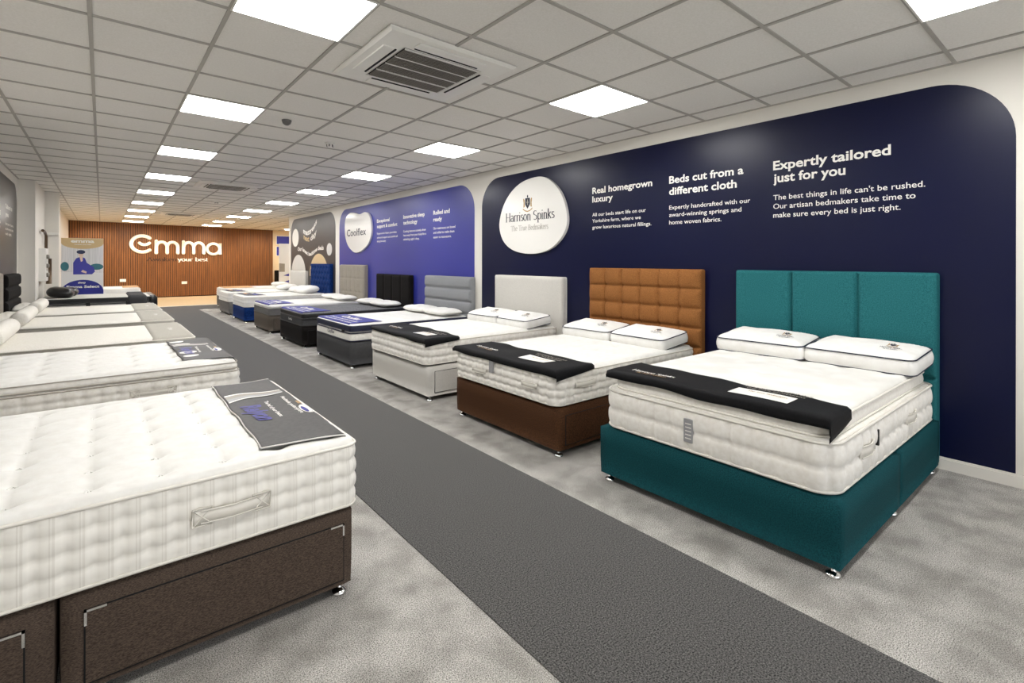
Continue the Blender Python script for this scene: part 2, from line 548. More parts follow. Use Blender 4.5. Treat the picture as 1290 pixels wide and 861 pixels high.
def put_serif(mb, s, x, y, width, xh, thick=0.13, thin=0.05, mi=0, z=0.0):
    adv = sum(SER[c][0] for c in s)
    sx = width / adv; cur = 0.0
    for ch in s:
        w, strokes, ser = SER[ch]
        for st in strokes:
            P = np.array(st, float)
            for k in range(len(P) - 1):
                a, b = P[k], P[k + 1]; d = b - a; ln = np.hypot(*d) + 1e-9
                wd = (thin + (thick - thin) * abs(d[1]) / ln) / 2
                nrm = np.array([-d[1], d[0]]) / ln * wd
                q = [a - nrm, b - nrm, b + nrm, a + nrm]
                mb.add([(x + (cur + p[0]) * sx, y + p[1] * xh, z) for p in q], [(0, 1, 2, 3)], mi)
        for (sx0, sy0) in ser:
            q = [(sx0 - .15, sy0 - .025), (sx0 + .15, sy0 - .025), (sx0 + .15, sy0 + .025), (sx0 - .15, sy0 + .025)]
            mb.add([(x + (cur + p[0]) * sx, y + p[1] * xh, z) for p in q], [(0, 1, 2, 3)], mi)
        cur += w


# wall frames: local x = reading direction, local y = up, local z = out of the wall
def right_wall(y_left, z=0.0, out=0.0):
    return basis((0, -1, 0), (0, 0, 1), (-1, 0, 0), (W - out, y_left, z))


def left_wall(y_left, z=0.0, out=0.0):
    return basis((0, 1, 0), (0, 0, 1), (1, 0, 0), (WL + out, y_left, z))


# ================================================================== ROOM
Y_BACK, Y_END, Y_FRONT = 23.3, 16.2, -3.6
fl = MB(); fl.box((-4, Y_FRONT, -0.1), (9, 17.0, 0.0)); fl.box((-4, 17.0, -0.1), (9, 18.5, 0.0))
struct(fl.build('floor', 'plush'), 'light grey plush carpet')
rn = MB()
rn.box((1.19, Y_FRONT, 0.0), (2.17, 17.0, 0.006)); rn.box((-1.2, 17.0, 0.0), (8.4, 18.45, 0.006))
struct(rn.build('floor_runner', 'runner'), 'dark grey flecked carpet strip')
wf = MB(); wf.box((-4, 18.5, -0.1), (9, 24, 0.002))
struct(wf.build('floor_wood', 'woodfloor'), 'pale wooden floor at the far end')
tr = MB(); tr.box((-1.2, 18.44, 0.0), (8.4, 18.52, 0.012))
struct(tr.build('trim_1', 'white_paint'), 'pale threshold strip')

# walls
mb = MB(); mb.box((W, Y_FRONT, 0), (W + 0.12, Y_END, 2.9)); struct(mb.build('wall_right', 'white_paint'))
mb = MB(); mb.box((8.4, Y_END - 1, 0), (8.5, 24, 2.9)); mb.box((W + 0.12, Y_END - 0.12, 0), (8.4, Y_END - 0.0, 2.9)); struct(mb.build('wall_right_recess', 'cream_paint'))
mb = MB(); mb.box((WL - 0.12, Y_FRONT, 0), (WL, 12.12, 2.95)); struct(mb.build('wall_left', 'white_paint'))
mb = MB(); mb.bbox((WL - 0.12, 12.12, 0), (-0.905, 12.42, 2.95)); mb.box((-1.1, 12.42, 0), (-0.905, 14.0, 2.95))
struct(mb.build('wall_left_column', 'white_paint'))
mb = MB(); mb.bbox((-1.1, 14.0, 0), (-0.69, 14.4, 2.95)); mb.box((-1.2, 14.4, 0), (-0.90, 23.4, 2.95))
struct(mb.build('wall_left_far_column', 'white_paint'))
mb = MB(); mb.box((-1.3, Y_BACK + 0.06, 0), (9, Y_BACK + 0.2, 2.95)); struct(mb.build('wall_back', 'cream_paint'))
mb = MB()
mb.box((-1.3, Y_FRONT - 0.12, 0), (9, Y_FRONT, 0.35)); mb.box((-1.3, Y_FRONT - 0.12, 2.6), (9, Y_FRONT, 2.95))
mb.box((-1.3, Y_FRONT - 0.12, 0.35), (-0.9, Y_FRONT, 2.6)); mb.box((6.1, Y_FRONT - 0.12, 0.35), (9, Y_FRONT, 2.6))
struct(mb.build('wall_front', 'white_paint'))
mb = MB()  # invented window frame, out of view, around the opening for the added lamp
for xx in (-0.9, 0.85, 2.6, 4.35, 6.05): mb.box((xx, Y_FRONT - 0.09, 0.35), (xx + 0.05, Y_FRONT - 0.03, 2.6))
mb.box((-0.9, Y_FRONT - 0.09, 0.35), (6.1, Y_FRONT - 0.03, 0.41)); mb.box((-0.9, Y_FRONT - 0.09, 2.54), (6.1, Y_FRONT - 0.03, 2.6))
struct(mb.build('added_window', 'blackband'), 'added window frame in the unseen wall behind the camera')
# oak slat cladding on the back wall
x0, x1 = -1.0, 5.72
mb = MB(); mb.box((x0, Y_BACK + 0.02, 0.0), (x1, Y_BACK + 0.06, 2.9), 1)
x = x0
while x < x1 - 0.03:
    mb.box((x, Y_BACK - 0.01, 0.04), (x + 0.05, Y_BACK + 0.021, 2.9), 0)
    x += 0.068
struct(mb.build('wall_back_cladding', ['slat', 'slatgap']), 'brown vertical oak slats')
# skirting
mb = MB(); mb.box((W - 0.018, Y_FRONT, 0.0), (W, Y_END, 0.07)); mb.box((W - 0.012, Y_FRONT, 0.07), (W, Y_END, 0.083))
struct(mb.build('baseboard_right', 'white_paint'))
mb = MB(); mb.box((WL, Y_FRONT, 0), (WL + 0.018, 12.12, 0.08)); struct(mb.build('baseboard_left', 'white_paint'))

# ceiling: tiles and bars (both follow the gentle fall of the ceiling)
XA, XB, YA, YB = -1.3, 8.5, Y_FRONT - 0.1, Y_BACK + 0.1
v = []; f = []
pts = [(XA, YA), (XB, YA), (XB, YB), (XA, YB)]
mesh_c = [(x, y, ceil_z(x) + 0.004) for x, y in pts] + [(x, y, ceil_z(x) + 0.1) for x, y in pts]
o = mesh_obj('ceiling', mesh_c, [(0, 1, 2, 3), (7, 6, 5, 4), (0, 4, 5, 1), (1, 5, 6, 2), (2, 6, 7, 3), (3, 7, 4, 0)], 'tile')
struct(o, 'suspended ceiling of square grey tiles')
mb = MB(); hw = 0.011


def cbar(xa, xb, ya, yb, d0=-0.004, d1=0.01):
    P = []
    for d in (d0, d1):
        for (x, y) in ((xa, ya), (xb, ya), (xb, yb), (xa, yb)):
            P.append((x, y, ceil_z(x) + d))
    mb.add(P, [(0, 1, 2, 3), (7, 6, 5, 4), (0, 4, 5, 1), (1, 5, 6, 2), (2, 6, 7, 3), (3, 7, 4, 0)])


GX = [2.3462 + 0.6 * i for i in range(-6, 11) if -1.2 < 2.3462 + 0.6 * i < 8.4]
GX = [g for g in GX if g < W or g > W]
for gx in GX:
    cbar(gx - hw, gx + hw, YA, YB)
j = -9
while True:
    gy = 1.9215 + 0.6 * j
    if gy > YB: break
    cbar(XA, XB, gy - hw, gy + hw, -0.0035)
    j += 1
cbar(W - 0.02, W, YA, Y_END); cbar(WL, WL + 0.02, YA, 12.1)
struct(mb.build('trim_2', 'tbar'), 'ceiling grid bars')

# ------------------------------------------------------------------ ceiling lights
def make_light():
    root = thing('ceiling_light', 'x', 'ceiling light')
    s = 0.289
    def zz(x): return -0.0143 * x
    mb = MB()
    for a, b in (((-0.3, -0.3), (0.3, -s)), ((-0.3, s), (0.3, 0.3)), ((-0.3, -s), (-s, s)), ((s, -s), (0.3, s))):
        P = [(x, y, zz(x) - d) for d in (0.007, 0.0) for x, y in ((a[0], a[1]), (b[0], a[1]), (b[0], b[1]), (a[0], b[1]))]
        mb.add(P, [(0, 1, 2, 3), (7, 6, 5, 4), (0, 4, 5, 1), (1, 5, 6, 2), (2, 6, 7, 3), (3, 7, 4, 0)])
    mb.build('frame', 'plastic', root)
    mb = MB()
    P = [(x, y, zz(x) - d) for d in (0.005, 0.0) for x, y in ((-s, -s), (s, -s), (s, s), (-s, s))]
    mb.add(P, [(3, 2, 1, 0), (4, 5, 6, 7), (0, 1, 5, 4), (1, 2, 6, 5), (2, 3, 7, 6), (3, 0, 4, 7)])
    mb.build('diffuser', 'led', root)
    return root


ORD = ['nearest', 'second', 'third', 'fourth', 'fifth', 'sixth', 'seventh', 'eighth', 'farthest']
light0 = make_light(); first = True


def copy_thing(root, loc, label=None, group=None):
    r = root.copy(); COL.objects.link(r); r.location = loc
    if label: r['label'] = label
    if group: r['group'] = group
    for ch in list(root.children):
        c = ch.copy(); COL.objects.link(c); c.parent = r
        for g in list(ch.children):
            d = g.copy(); COL.objects.link(d); d.parent = c
    return r


for row, gx, where in ((0, 0.8462, 'left row, in line with the white mattresses'), (1, 3.2462, 'right row, above the headboard wall beds')):
    for k in range(-1, 9):
        gy = 1.9215 + 0.9 + 2.4 * k
        loc = (gx, gy, ceil_z(gx) - 0.002)
        if k < 0:
            lab = 'square glowing ceiling panel cut off by the top edge, %s' % ('above the camera' if row == 0 else 'near the top right corner')
        elif k == 0 and row == 0:
            lab = 'large glowing square ceiling panel left of the nearest air conditioning cassette'
        else:
            lab = '%s full glowing ceiling panel of the %s' % (ORD[k], where)
        if first:
            light0.location = loc; light0['label'] = lab; light0['group'] = 'square led ceiling panels'; first = False
        else:
            copy_thing(light0, loc, lab, 'square led ceiling panels')
# more panels of the same kind over the wider far end
for gy in (17.2, 19.6, 22.0):
    copy_thing(light0, (6.2, gy, ceil_z(6.2) - 0.002), 'square glowing ceiling panel over the recess behind the right wall', 'square led ceiling panels')


# ------------------------------------------------------------------ air conditioning cassettes
def make_ac():
    root = thing('air_conditioning_cassette', 'x', 'air conditioner')
    mb = MB()
    def ring(s, z): return [(-s, -s, z), (s, -s, z), (s, s, z), (-s, s, z)]
    R = [ring(.475, 0.0), ring(.475, -.008), ring(.455, -.022), ring(.30, -.030), ring(.295, -.018)]
    v = sum(R, []); f = []
    for k in range(len(R) - 1):
        for i in range(4):
            jn = (i + 1) % 4
            f.append((k * 4 + i, k * 4 + 4 + i, k * 4 + 4 + jn, k * 4 + jn))
    f.append((16, 17, 18, 19))
    mb.add(v, f)
    mb.build('fascia', 'plastic', root)
    for q in range(4):
        c, s_ = math.cos(q * PI / 2), math.sin(q * PI / 2)
        X = basis((c, s_, 0), (-s_, c, 0), (0, 0, 1), (0, 0, 0))
        m2 = MB(); m2.bbox((-.25, .335, -.034), (.25, .415, -.024), 0.003)
        fl_ = m2.build('air_flap', 'plastic', root, xf=X)
        m3 = MB(); m3.box((-.24, .321, -.0345), (.24, .333, -.026)); m3.build('slot', 'dark', fl_, xf=X)
    m4 = MB()
    m4.box((-.285, -.285, -.026), (.285, .285, -.022), 1)
    for k in range(26):
        yv = -.28 + .56 * k / 25
        m4.box((-.283, yv - .0035, -.033), (.283, yv + .0035, -.027), 0)
    for k in range(5):
        xv = -.283 + .566 * k / 4
        m4.box((-.285, xv - .004, -.036), (.285, xv + .004, -.026), 2)
    for k in range(20):
        xv = -.28 + .56 * k / 19
        m4.box((xv - .0015, -.283, -.031), (xv + .0015, .283, -.027), 0)
    m4.build('grille', ['grille', 'dark', 'plastic'], root)
    return root


ac0 = make_ac()
acx = 1.77
ac0.location = (acx, 3.17, ceil_z(acx)); ac0['label'] = 'large square air conditioning cassette, the nearest, beside the biggest light panel'
ac0.rotation_euler = (0, 0.0143, 0); ac0['group'] = 'ceiling air conditioning cassettes'
a2 = copy_thing(ac0, (acx, 10.42, ceil_z(acx)), 'middle air conditioning cassette, between the two rows of lights', 'ceiling air conditioning cassettes')
a3 = copy_thing(ac0, (acx, 17.5, ceil_z(acx)), 'farthest small air conditioning cassette close to the wooden wall', 'ceiling air conditioning cassettes')

mb = MB(); mb.lathe([(0.045, 0), (0.045, -.01), (0.036, -.035), (0.018, -.05), (0.004, -.054)], 20)
o = mb.build('security_camera_dome', mat('grey_dome', rgb(96, 94, 92), 0.3), smooth=True)
o.location = (1.40, 5.20, ceil_z(1.4) + 0.004); tag(o, 'dark grey dome sensor on ceiling tile beside the second left light panel', 'sensor')


def detector(x, y, label):
    r = thing('smoke_detector', label, 'smoke detector', (x, y, ceil_z(x) + 0.004), group='white smoke detectors on the ceiling')
    mb = MB(); mb.lathe([(0.055, 0), (0.055, -.012), (0.046, -.02)], 20); mb.build('base', 'plastic', r, True)
    mb = MB(); mb.lathe([(0.034, -.02), (0.036, -.034), (0.026, -.048), (0.008, -.052)], 16)
    for k in range(6):
        a = k * PI / 3; mb.box((.034 * math.cos(a) - .004, .034 * math.sin(a) - .004, -.044), (.034 * math.cos(a) + .004, .034 * math.sin(a) + .004, -.018), 1)
    mb.build('sensor_head', ['plastic', 'dark'], r)


detector(2.05, 5.85, 'white round smoke detector nearest, between the first air conditioner and wall lights')
detector(2.05, 13.3, 'small white smoke detector beyond the middle air conditioner')
detector(2.05, 19.9, 'tiny white smoke detector close to the wooden wall')


# ================================================================== WALL GRAPHICS
def rounded_top_panel(name, w, h, r, m, xf, t=0.004):
    pts = [(0, 0), (w, 0)]
    pts += arcp(w - r, h - r, r, r, 0, 90, 14) + arcp(r, h - r, r, r, 90, 180, 14)
    mb = MB(); mb.prism(pts, 0, t); return mb.build(name, m, None, xf=xf)


def bake(o):
    return o


# navy panel
P_T = 0.004
navy = rounded_top_panel('wall_graphic', 6.134 - 0.432, 2.62 - 0.083, 0.42, 'navy', right_wall(6.134, 0.083))
tag(navy, 'large navy wall graphic with rounded top and white writing, behind teal, brown and grey beds', 'wall graphic')


def letter_block(panel, lines, name, cap, bold, m='letter'):
    for t_, y, z, w in lines:
        mb = MB()
        put_text(mb, t_, 0, 0, w, cap, bold)
        mb.v = [(W - P_T - 0.001, y - p[0], z + p[1]) for p in mb.v]
        mb.build(name, m, panel)


letter_block(navy, [('Real homegrown', 3.937, 2.197, 0.823), ('luxury', 3.937, 2.097, 0.302)], 'heading', 0.072, 0.025)
letter_block(navy, [('All our beds start life on our', 3.936, 1.933, 0.743), ('Yorkshire farm, where we', 3.936, 1.861, 0.679), ('grow luxurious natural fillings.', 3.936, 1.787, 0.812)], 'body_text', 0.040, 0.008)
letter_block(navy, [('Beds cut from a', 2.913, 2.195, 0.757), ('different cloth', 2.913, 2.080, 0.696)], 'heading', 0.074, 0.025)
letter_block(navy, [('Expertly handcrafted with our', 2.912, 1.932, 0.817), ('award-winning springs and', 2.912, 1.859, 0.738), ('home woven fabrics.', 2.912, 1.783, 0.551)], 'body_text', 0.042, 0.008)
letter_block(navy, [('Expertly tailored', 1.900, 2.190, 0.824), ('just for you', 1.899, 2.083, 0.536)], 'heading', 0.076, 0.025)
letter_block(navy, [("The best things in life can't be rushed.", 1.899, 1.934, 1.020), ('Our artisan bedmakers take time to', 1.899, 1.859, 0.966), ('make sure every bed is just right.', 1.899, 1.784, 0.881)], 'body_text', 0.044, 0.008)

blue = rounded_top_panel('wall_graphic', 11.99 - 6.331, 2.62 - 0.083, 0.42, 'blue', right_wall(11.99, 0.083))
tag(blue, 'royal blue wall graphic with rounded top, behind the grey and black headboards', 'wall graphic')
letter_block(blue, [('Exceptional', 9.853, 2.205, 0.586), ('support & comfort', 9.853, 2.094, 0.922)], 'heading', 0.07, 0.022)
letter_block(blue, [('Ergonomic foam provides', 9.852, 1.96, 0.892), ('enhanced support and comfort all', 9.852, 1.876, 0.933), ('along the body.', 9.852, 1.80, 0.426)], 'body_text', 0.04, 0.01)
letter_block(blue, [('Innovative sleep', 8.677, 2.212, 0.810), ('technology', 8.677, 2.10, 0.547)], 'heading', 0.072, 0.022)
letter_block(blue, [('Cooling features actively draw', 8.677, 1.95, 0.857), ('heat away from your body for a', 8.677, 1.877, 0.864), ('refreshing night\'s sleep.', 8.677, 1.80, 0.624)], 'body_text', 0.042, 0.01)
letter_block(blue, [('Rolled and', 7.563, 2.208, 0.526), ('ready', 7.563, 2.093, 0.281)], 'heading', 0.072, 0.022)
letter_block(blue, [('Our mattresses are boxed', 7.563, 1.953, 0.695), ('and rolled to make them', 7.563, 1.880, 0.667), ('easier to manoeuvre.', 7.563, 1.802, 0.573)], 'body_text', 0.042, 0.01)

grey = rounded_top_panel('wall_graphic', 15.98 - 12.254, 2.64 - 0.083, 0.42, 'charcoal', right_wall(15.98, 0.083))
tag(grey, 'charcoal wall graphic with pale ovals, arches and curved slogans at the far right', 'wall graphic')


def flat_poly(poly_yz, name, m, parent, out=0.001, wx=W - P_T):
    n = len(poly_yz)
    v = [(wx - out, y, z) for y, z in poly_yz] + [(wx + 0.001, y, z) for y, z in poly_yz]
    f = [tuple(range(n)), tuple(range(n, 2 * n))[::-1]] + [(i, (i + 1) % n, n + (i + 1) % n, n + i) for i in range(n)]
    return mesh_obj(name, v, f, m, parent)


def ell(cy, cz, ry, rz, a0=0, a1=360, n=28):
    return arcp(cy, cz, ry, rz, a0, a1, n)[:-1] if a1 - a0 == 360 else arcp(cy, cz, ry, rz, a0, a1, n)


flat_poly(ell(15.53, 2.09, .31, .265), 'oval', 'letter', grey)
flat_poly(ell(12.68, 1.70, .19, .157), 'oval', 'greyprint', grey)
flat_poly(ell(15.25, 1.0, .68, .586, 0, 180), 'arch', 'greyprint', grey)
flat_poly(ell(13.48, 1.0, .74, .6, 0, 180), 'arch', 'beigewood', grey)


def curved_text(mb, s, ctr, width, cap, zfun, bold=0.02, mi=0):
    st = len(mb.v)
    put_text(mb, s, 0, 0, width, cap, bold, mi=mi)
    for i in range(st, len(mb.v)):
        p = mb.v[i]; y = ctr + width / 2 - p[0]
        mb.v[i] = (W - P_T - 0.001, y, zfun(y) + p[1])


mb = MB()
curved_text(mb, 'mattress', 14.2, 1.15, 0.15, lambda y: 2.14 + 0.18 * ((y - 14.35) / .6) ** 2 + 0.05 * (14.2 - y), 0.03)
curved_text(mb, 'next', 14.5, 0.5, 0.15, lambda y: 1.95 + 0.16 * ((y - 14.3) / .6) ** 2, 0.03, 1)
curved_text(mb, 'day', 13.9, 0.5, 0.15, lambda y: 1.95 + 0.16 * ((y - 14.3) / .6) ** 2, 0.03)
mb.build('logo', ['letter', 'tan_paper'], grey)
mb = MB()
curved_text(mb, 'Our latest bedtime deals', 14.2, 2.2, 0.11, lambda y: 1.55 + 0.15 * (0.5 - 0.5 * math.cos(PI * min(abs(y - 14.2) / .78, 1))), 0.03)
mb.build('slogan', 'letter', grey)

# plaques standing off the wall
def plaque(pts_yz, label, t=0.04):
    C = catmull(pts_yz, 8)
    mb = MB()
    n = len(C)
    cen = C.mean(0)
    def ring(s, x): return [(x, cen[0] + (y - cen[0]) * s, cen[1] + (z - cen[1]) * s) for y, z in C]
    v = ring(1.0, W - P_T) + ring(1.0, W - t + 0.003) + ring(0.994, W - t)
    f = [tuple(range(2 * n, 3 * n))]
    for k in range(2):
        f += [(k * n + i, k * n + (i + 1) % n, (k + 1) * n + (i + 1) % n, (k + 1) * n + i) for i in range(n)]
    f.append(tuple(range(n))[::-1])
    mb.add(v, f)
    o = mb.build('sign_plaque', 'plaque')
    tag(o, label, 'sign')
    return o


hs = plaque([(4.82, 2.51), (4.595, 2.427), (4.403, 2.233), (4.309, 1.961), (4.36, 1.758), (4.572, 1.585), (4.888, 1.509), (5.28, 1.542), (5.545, 1.673), (5.656, 1.899), (5.587, 2.15), (5.412, 2.353), (5.156, 2.48)],
            'white egg shaped sign with a crest and serif name, on the navy graphic', 0.045)
mb = MB(); put_serif(mb, 'Harrison Spinks', 0, 0, 0.98, 0.085, 0.16, 0.06)
mb.build('lettering', 'ink', hs, xf=right_wall(5.505, 1.955, 0.0465))
mb = MB(); put_serif(mb, 'The True Bedmakers', 0, 0, 0.75, 0.05, 0.13, 0.06)
mb.build('strapline', 'greyink', hs, xf=right_wall(5.39, 1.825, 0.0465))


def crest(name, parent, xf, s=1.0, raw=False):
    mb = MB()
    sh = [(-.05, .15), (.05, .15), (.052, .06), (.0, .0), (-.052, .06)]
    mb.prism([(x * s, y * s) for x, y in sh][::-1], 0, .0006, 0)
    for sx in (-1, 1):
        mb.prism([(sx * x * s, y * s) for x, y in ((.06, .03), (.09, .02), (.085, .08), (.095, .14), (.08, .15), (.062, .12))], 0, .0006, 1)
    mb.prism([(x * s, y * s) for x, y in ((-.012, .155), (.012, .155), (.012, .185), (0, .195), (-.012, .185))], 0, .0006, 0)
    mb.prism([(x * s, y * s) for x, y in ((-.1, .01), (-.05, -.02), (0, -.03), (.05, -.02), (.1, .01), (.1, -.008), (.05, -.035), (0, -.045), (-.05, -.035), (-.1, -.008))], 0, .0006, 1)
    for a in ((-.02, .08, .02, .1), (-.008, .05, .008, .13)):
        mb.prism([(a[0] * s, a[1] * s), (a[2] * s, a[1] * s), (a[2] * s, a[3] * s), (a[0] * s, a[3] * s)], .0006, .001, 2)
    if raw: return mb
    return mb.build(name, ['ink', 'gold', 'greyink'], parent, xf=xf)


crest('crest', hs, right_wall(5.04, 2.11, 0.046), 0.95)
cf = plaque([(11.267, 2.50), (10.995, 2.495), (10.682, 2.44), (10.382, 2.464), (10.165, 2.389), (10.055, 2.168), (10.069, 1.954), (10.234, 1.764), (10.577, 1.631), (10.86, 1.594), (11.1, 1.639), (11.376, 1.792), (11.53, 2.053), (11.50, 2.375)],
            'white apple shaped sign on the royal blue graphic', 0.045)
mb = MB(); put_text(mb, 'Coolflex', 0, 0, 1.08, 0.16, 0.01)
mb.build('lettering', 'ink', cf, xf=right_wall(11.40, 1.975, 0.0465))

# left wall panel
lp = rounded_top_panel('wall_graphic', 5.2, 2.60, 0.35, 'charcoal', left_wall(6.75, 0.083))
lp.data.materials[0] = mat('dark_grey_vinyl', rgb(26, 23, 21), 0.3, spec=0.35)
tag(lp, 'dark grey wall graphic with white writing on the left wall', 'wall graphic')
mb = MB()
for x0_, lst in ((10.65 - 6.75, [('Tailored to', 2.20, .72, .07), ('you', 2.08, .30, .07), ('Every layer is chosen to', 1.95, .88, .04), ('suit the way you sleep', 1.875, .85, .04), ('each night.', 1.80, .66, .04)]),
                 (9.45 - 6.75, [('Beautifully', 2.20, .66, .07), ('made bedding', 2.08, .70, .07), ('Soft natural fillings', 1.95, .74, .04), ('for deep comfort', 1.875, .7, .04), ('in every bed.', 1.80, .6, .04)])):
    for s, z, w, c in lst:
        put_text(mb, s, x0_, z - 0.083, w, c, 0.015, z=0.005)
mb.build('lettering', 'letter', lp, xf=left_wall(6.75, 0.083))

# ------------------------------------------------------------------ Emma sign on the slat wall
YS = Y_BACK - 0.05
em = thing('wall_sign', 'large cream raised letters on the slatted wooden wall', 'sign', (0, 0, 0))


def stroke(name, pts, r=0.062):
    mb = MB()
    P = [(x, YS, z) for x, z in pts]
    mb.tube(P, r, n=12, up=(0, 1, 0), flat=0.6)
    for p in (P[0], P[-1]):
        prof = [(r * math.sin(a), r * math.cos(a)) for a in np.linspace(0.001, PI - 0.001, 8)]
        v = []; f = []
        st = len(mb.v)
        mb.lathe(prof, 12)
        for i in range(st, len(mb.v)):
            q = mb.v[i]; mb.v[i] = (p[0] + q[0], p[1] + q[1] * 0.6, p[2] + q[2])
    return mb.build(name, 'warmwhite', em, True)


stroke('letter', arcp(1.17, 2.03, .33, .305, 48, 312, 22))
stroke('smile', arcp(1.235, 2.20, .20, .20, 222, 318, 10), 0.055)


def em_m(x0, w):
    h = w / 2
    mb = MB()
    parts = [[(x0, 1.70), (x0, 2.15)], [(x0, 1.92)] + arcp(x0 + h / 2, 1.93, h / 2, .19, 180, 0, 12) + [(x0 + h, 1.70)], [(x0 + h, 1.92)] + arcp(x0 + 1.5 * h, 1.93, h / 2, .19, 180, 0, 12) + [(x0 + 2 * h, 1.70)]]
    for pts in parts:
        P = [(x, YS, z) for x, z in pts]
        mb.tube(P, 0.058, n=12, up=(0, 1, 0), flat=0.6)
        for p in (P[0], P[-1]):
            st = len(mb.v); mb.lathe([(0.058 * math.sin(a), 0.058 * math.cos(a)) for a in np.linspace(0.001, PI - 0.001, 8)], 12)
            for i in range(st, len(mb.v)):
                q = mb.v[i]; mb.v[i] = (p[0] + q[0], p[1] + q[1] * .6, p[2] + q[2])
    mb.build('letter', 'warmwhite', em, True)


em_m(1.60, 0.68)
em_m(2.465, 0.68)
mb = MB()
mb.tube([(x, YS, z) for x, z in arcp(3.48, 1.88, .22, .215, 0, 360, 28)[:-1]], 0.055, n=12, up=(0, 1, 0), flat=0.6, closed=True)
mb.tube([(3.72, YS, 2.12), (3.72, YS, 1.66)], 0.055, n=12, up=(0, 1, 0), flat=0.6)
mb.build('letter', 'warmwhite', em, True)
mb = MB(); put_serif(mb, 'Awaken', 0, 0, 0.95, 0.10, 0.17, 0.07)
X = basis((1, 0, 0), (0, 0, 1), (0, -1, 0), (1.30, Y_BACK - 0.014, 1.39))
mb.build('strapline', 'brownink', em, xf=X)
mb = MB(); put_serif(mb, 'your best', 0, 0, 1.02, 0.10, 0.2, 0.08)
X = basis((1, 0, 0), (0, 0, 1), (0, -1, 0), (2.28, Y_BACK - 0.014, 1.39))
mb.build('strapline', 'letter', em, xf=X)

for (sx_, sz_, lab) in ((2.5, .55, 'white double socket low on the slatted wall, under the big cream letters'), (0.6, .68, 'white double socket low on the slatted wall beside the poster stand')):
    r = thing('wall_socket', lab, 'socket', (sx_, Y_BACK - 0.012, sz_), group='white wall sockets')
    mb = MB(); mb.bbox((-.09, -.012, -.05), (.09, .002, .05), .003); mb.build('plate', 'letter', r)
    mb = MB(); mb.box((-.07, -.016, .01), (-.03, -.011, .035)); mb.box((.03, -.016, .01), (.07, -.011, .035)); mb.build('switch', 'plastic', r)


# ================================================================== BEDS
def glide(parent, x, y):
    mb = MB()
    mb.lathe([(0.010, .062), (0.010, .026), (0.016, .020), (0.028, .014), (0.034, .005), (0.033, 0.0)], 18, (x, y, 0))
    return mb.build('foot', 'chrome', parent, True)


def drawer_front(parent, xa, xb, za, zb, ysign, halfw, m, brackets=False, sliver=False):
    """drawer on the long side; ysign -1 means local -y side"""
    y = ysign * halfw
    t = 0.005
    mb = MB()
    g = 0.0045
    y0, y1 = sorted((y - ysign * 0.012, y + ysign * 0.0022))
    mb.box((xa - g, y0, za - g), (xb + g, y1, zb + g))
    gp = mb.build('drawer_gap', 'dark', parent)
    mb = MB()
    y0, y1 = sorted((y, y + ysign * t))
    mb.bbox((xa, y0, za), (xb, y1, zb), 0.002)
    d = mb.build('drawer', m, parent)
    gp.parent = d
    if brackets:
        for (bx, dx) in ((xa, 1), (xb, -1)):
            mb = MB()
            y0, y1 = sorted((y + ysign * t * .4, y + ysign * (t + .0025)))
            xs = sorted((bx - dx * .004, bx + dx * .052)); mb.box((xs[0], y0, zb - .003), (xs[1], y1, zb + .004))
            xs = sorted((bx - dx * .004, bx + dx * .003)); mb.box((xs[0], y0, zb - .045), (xs[1], y1, zb + .004))
            mb.build('corner_bracket', 'chrome', d)
    return d


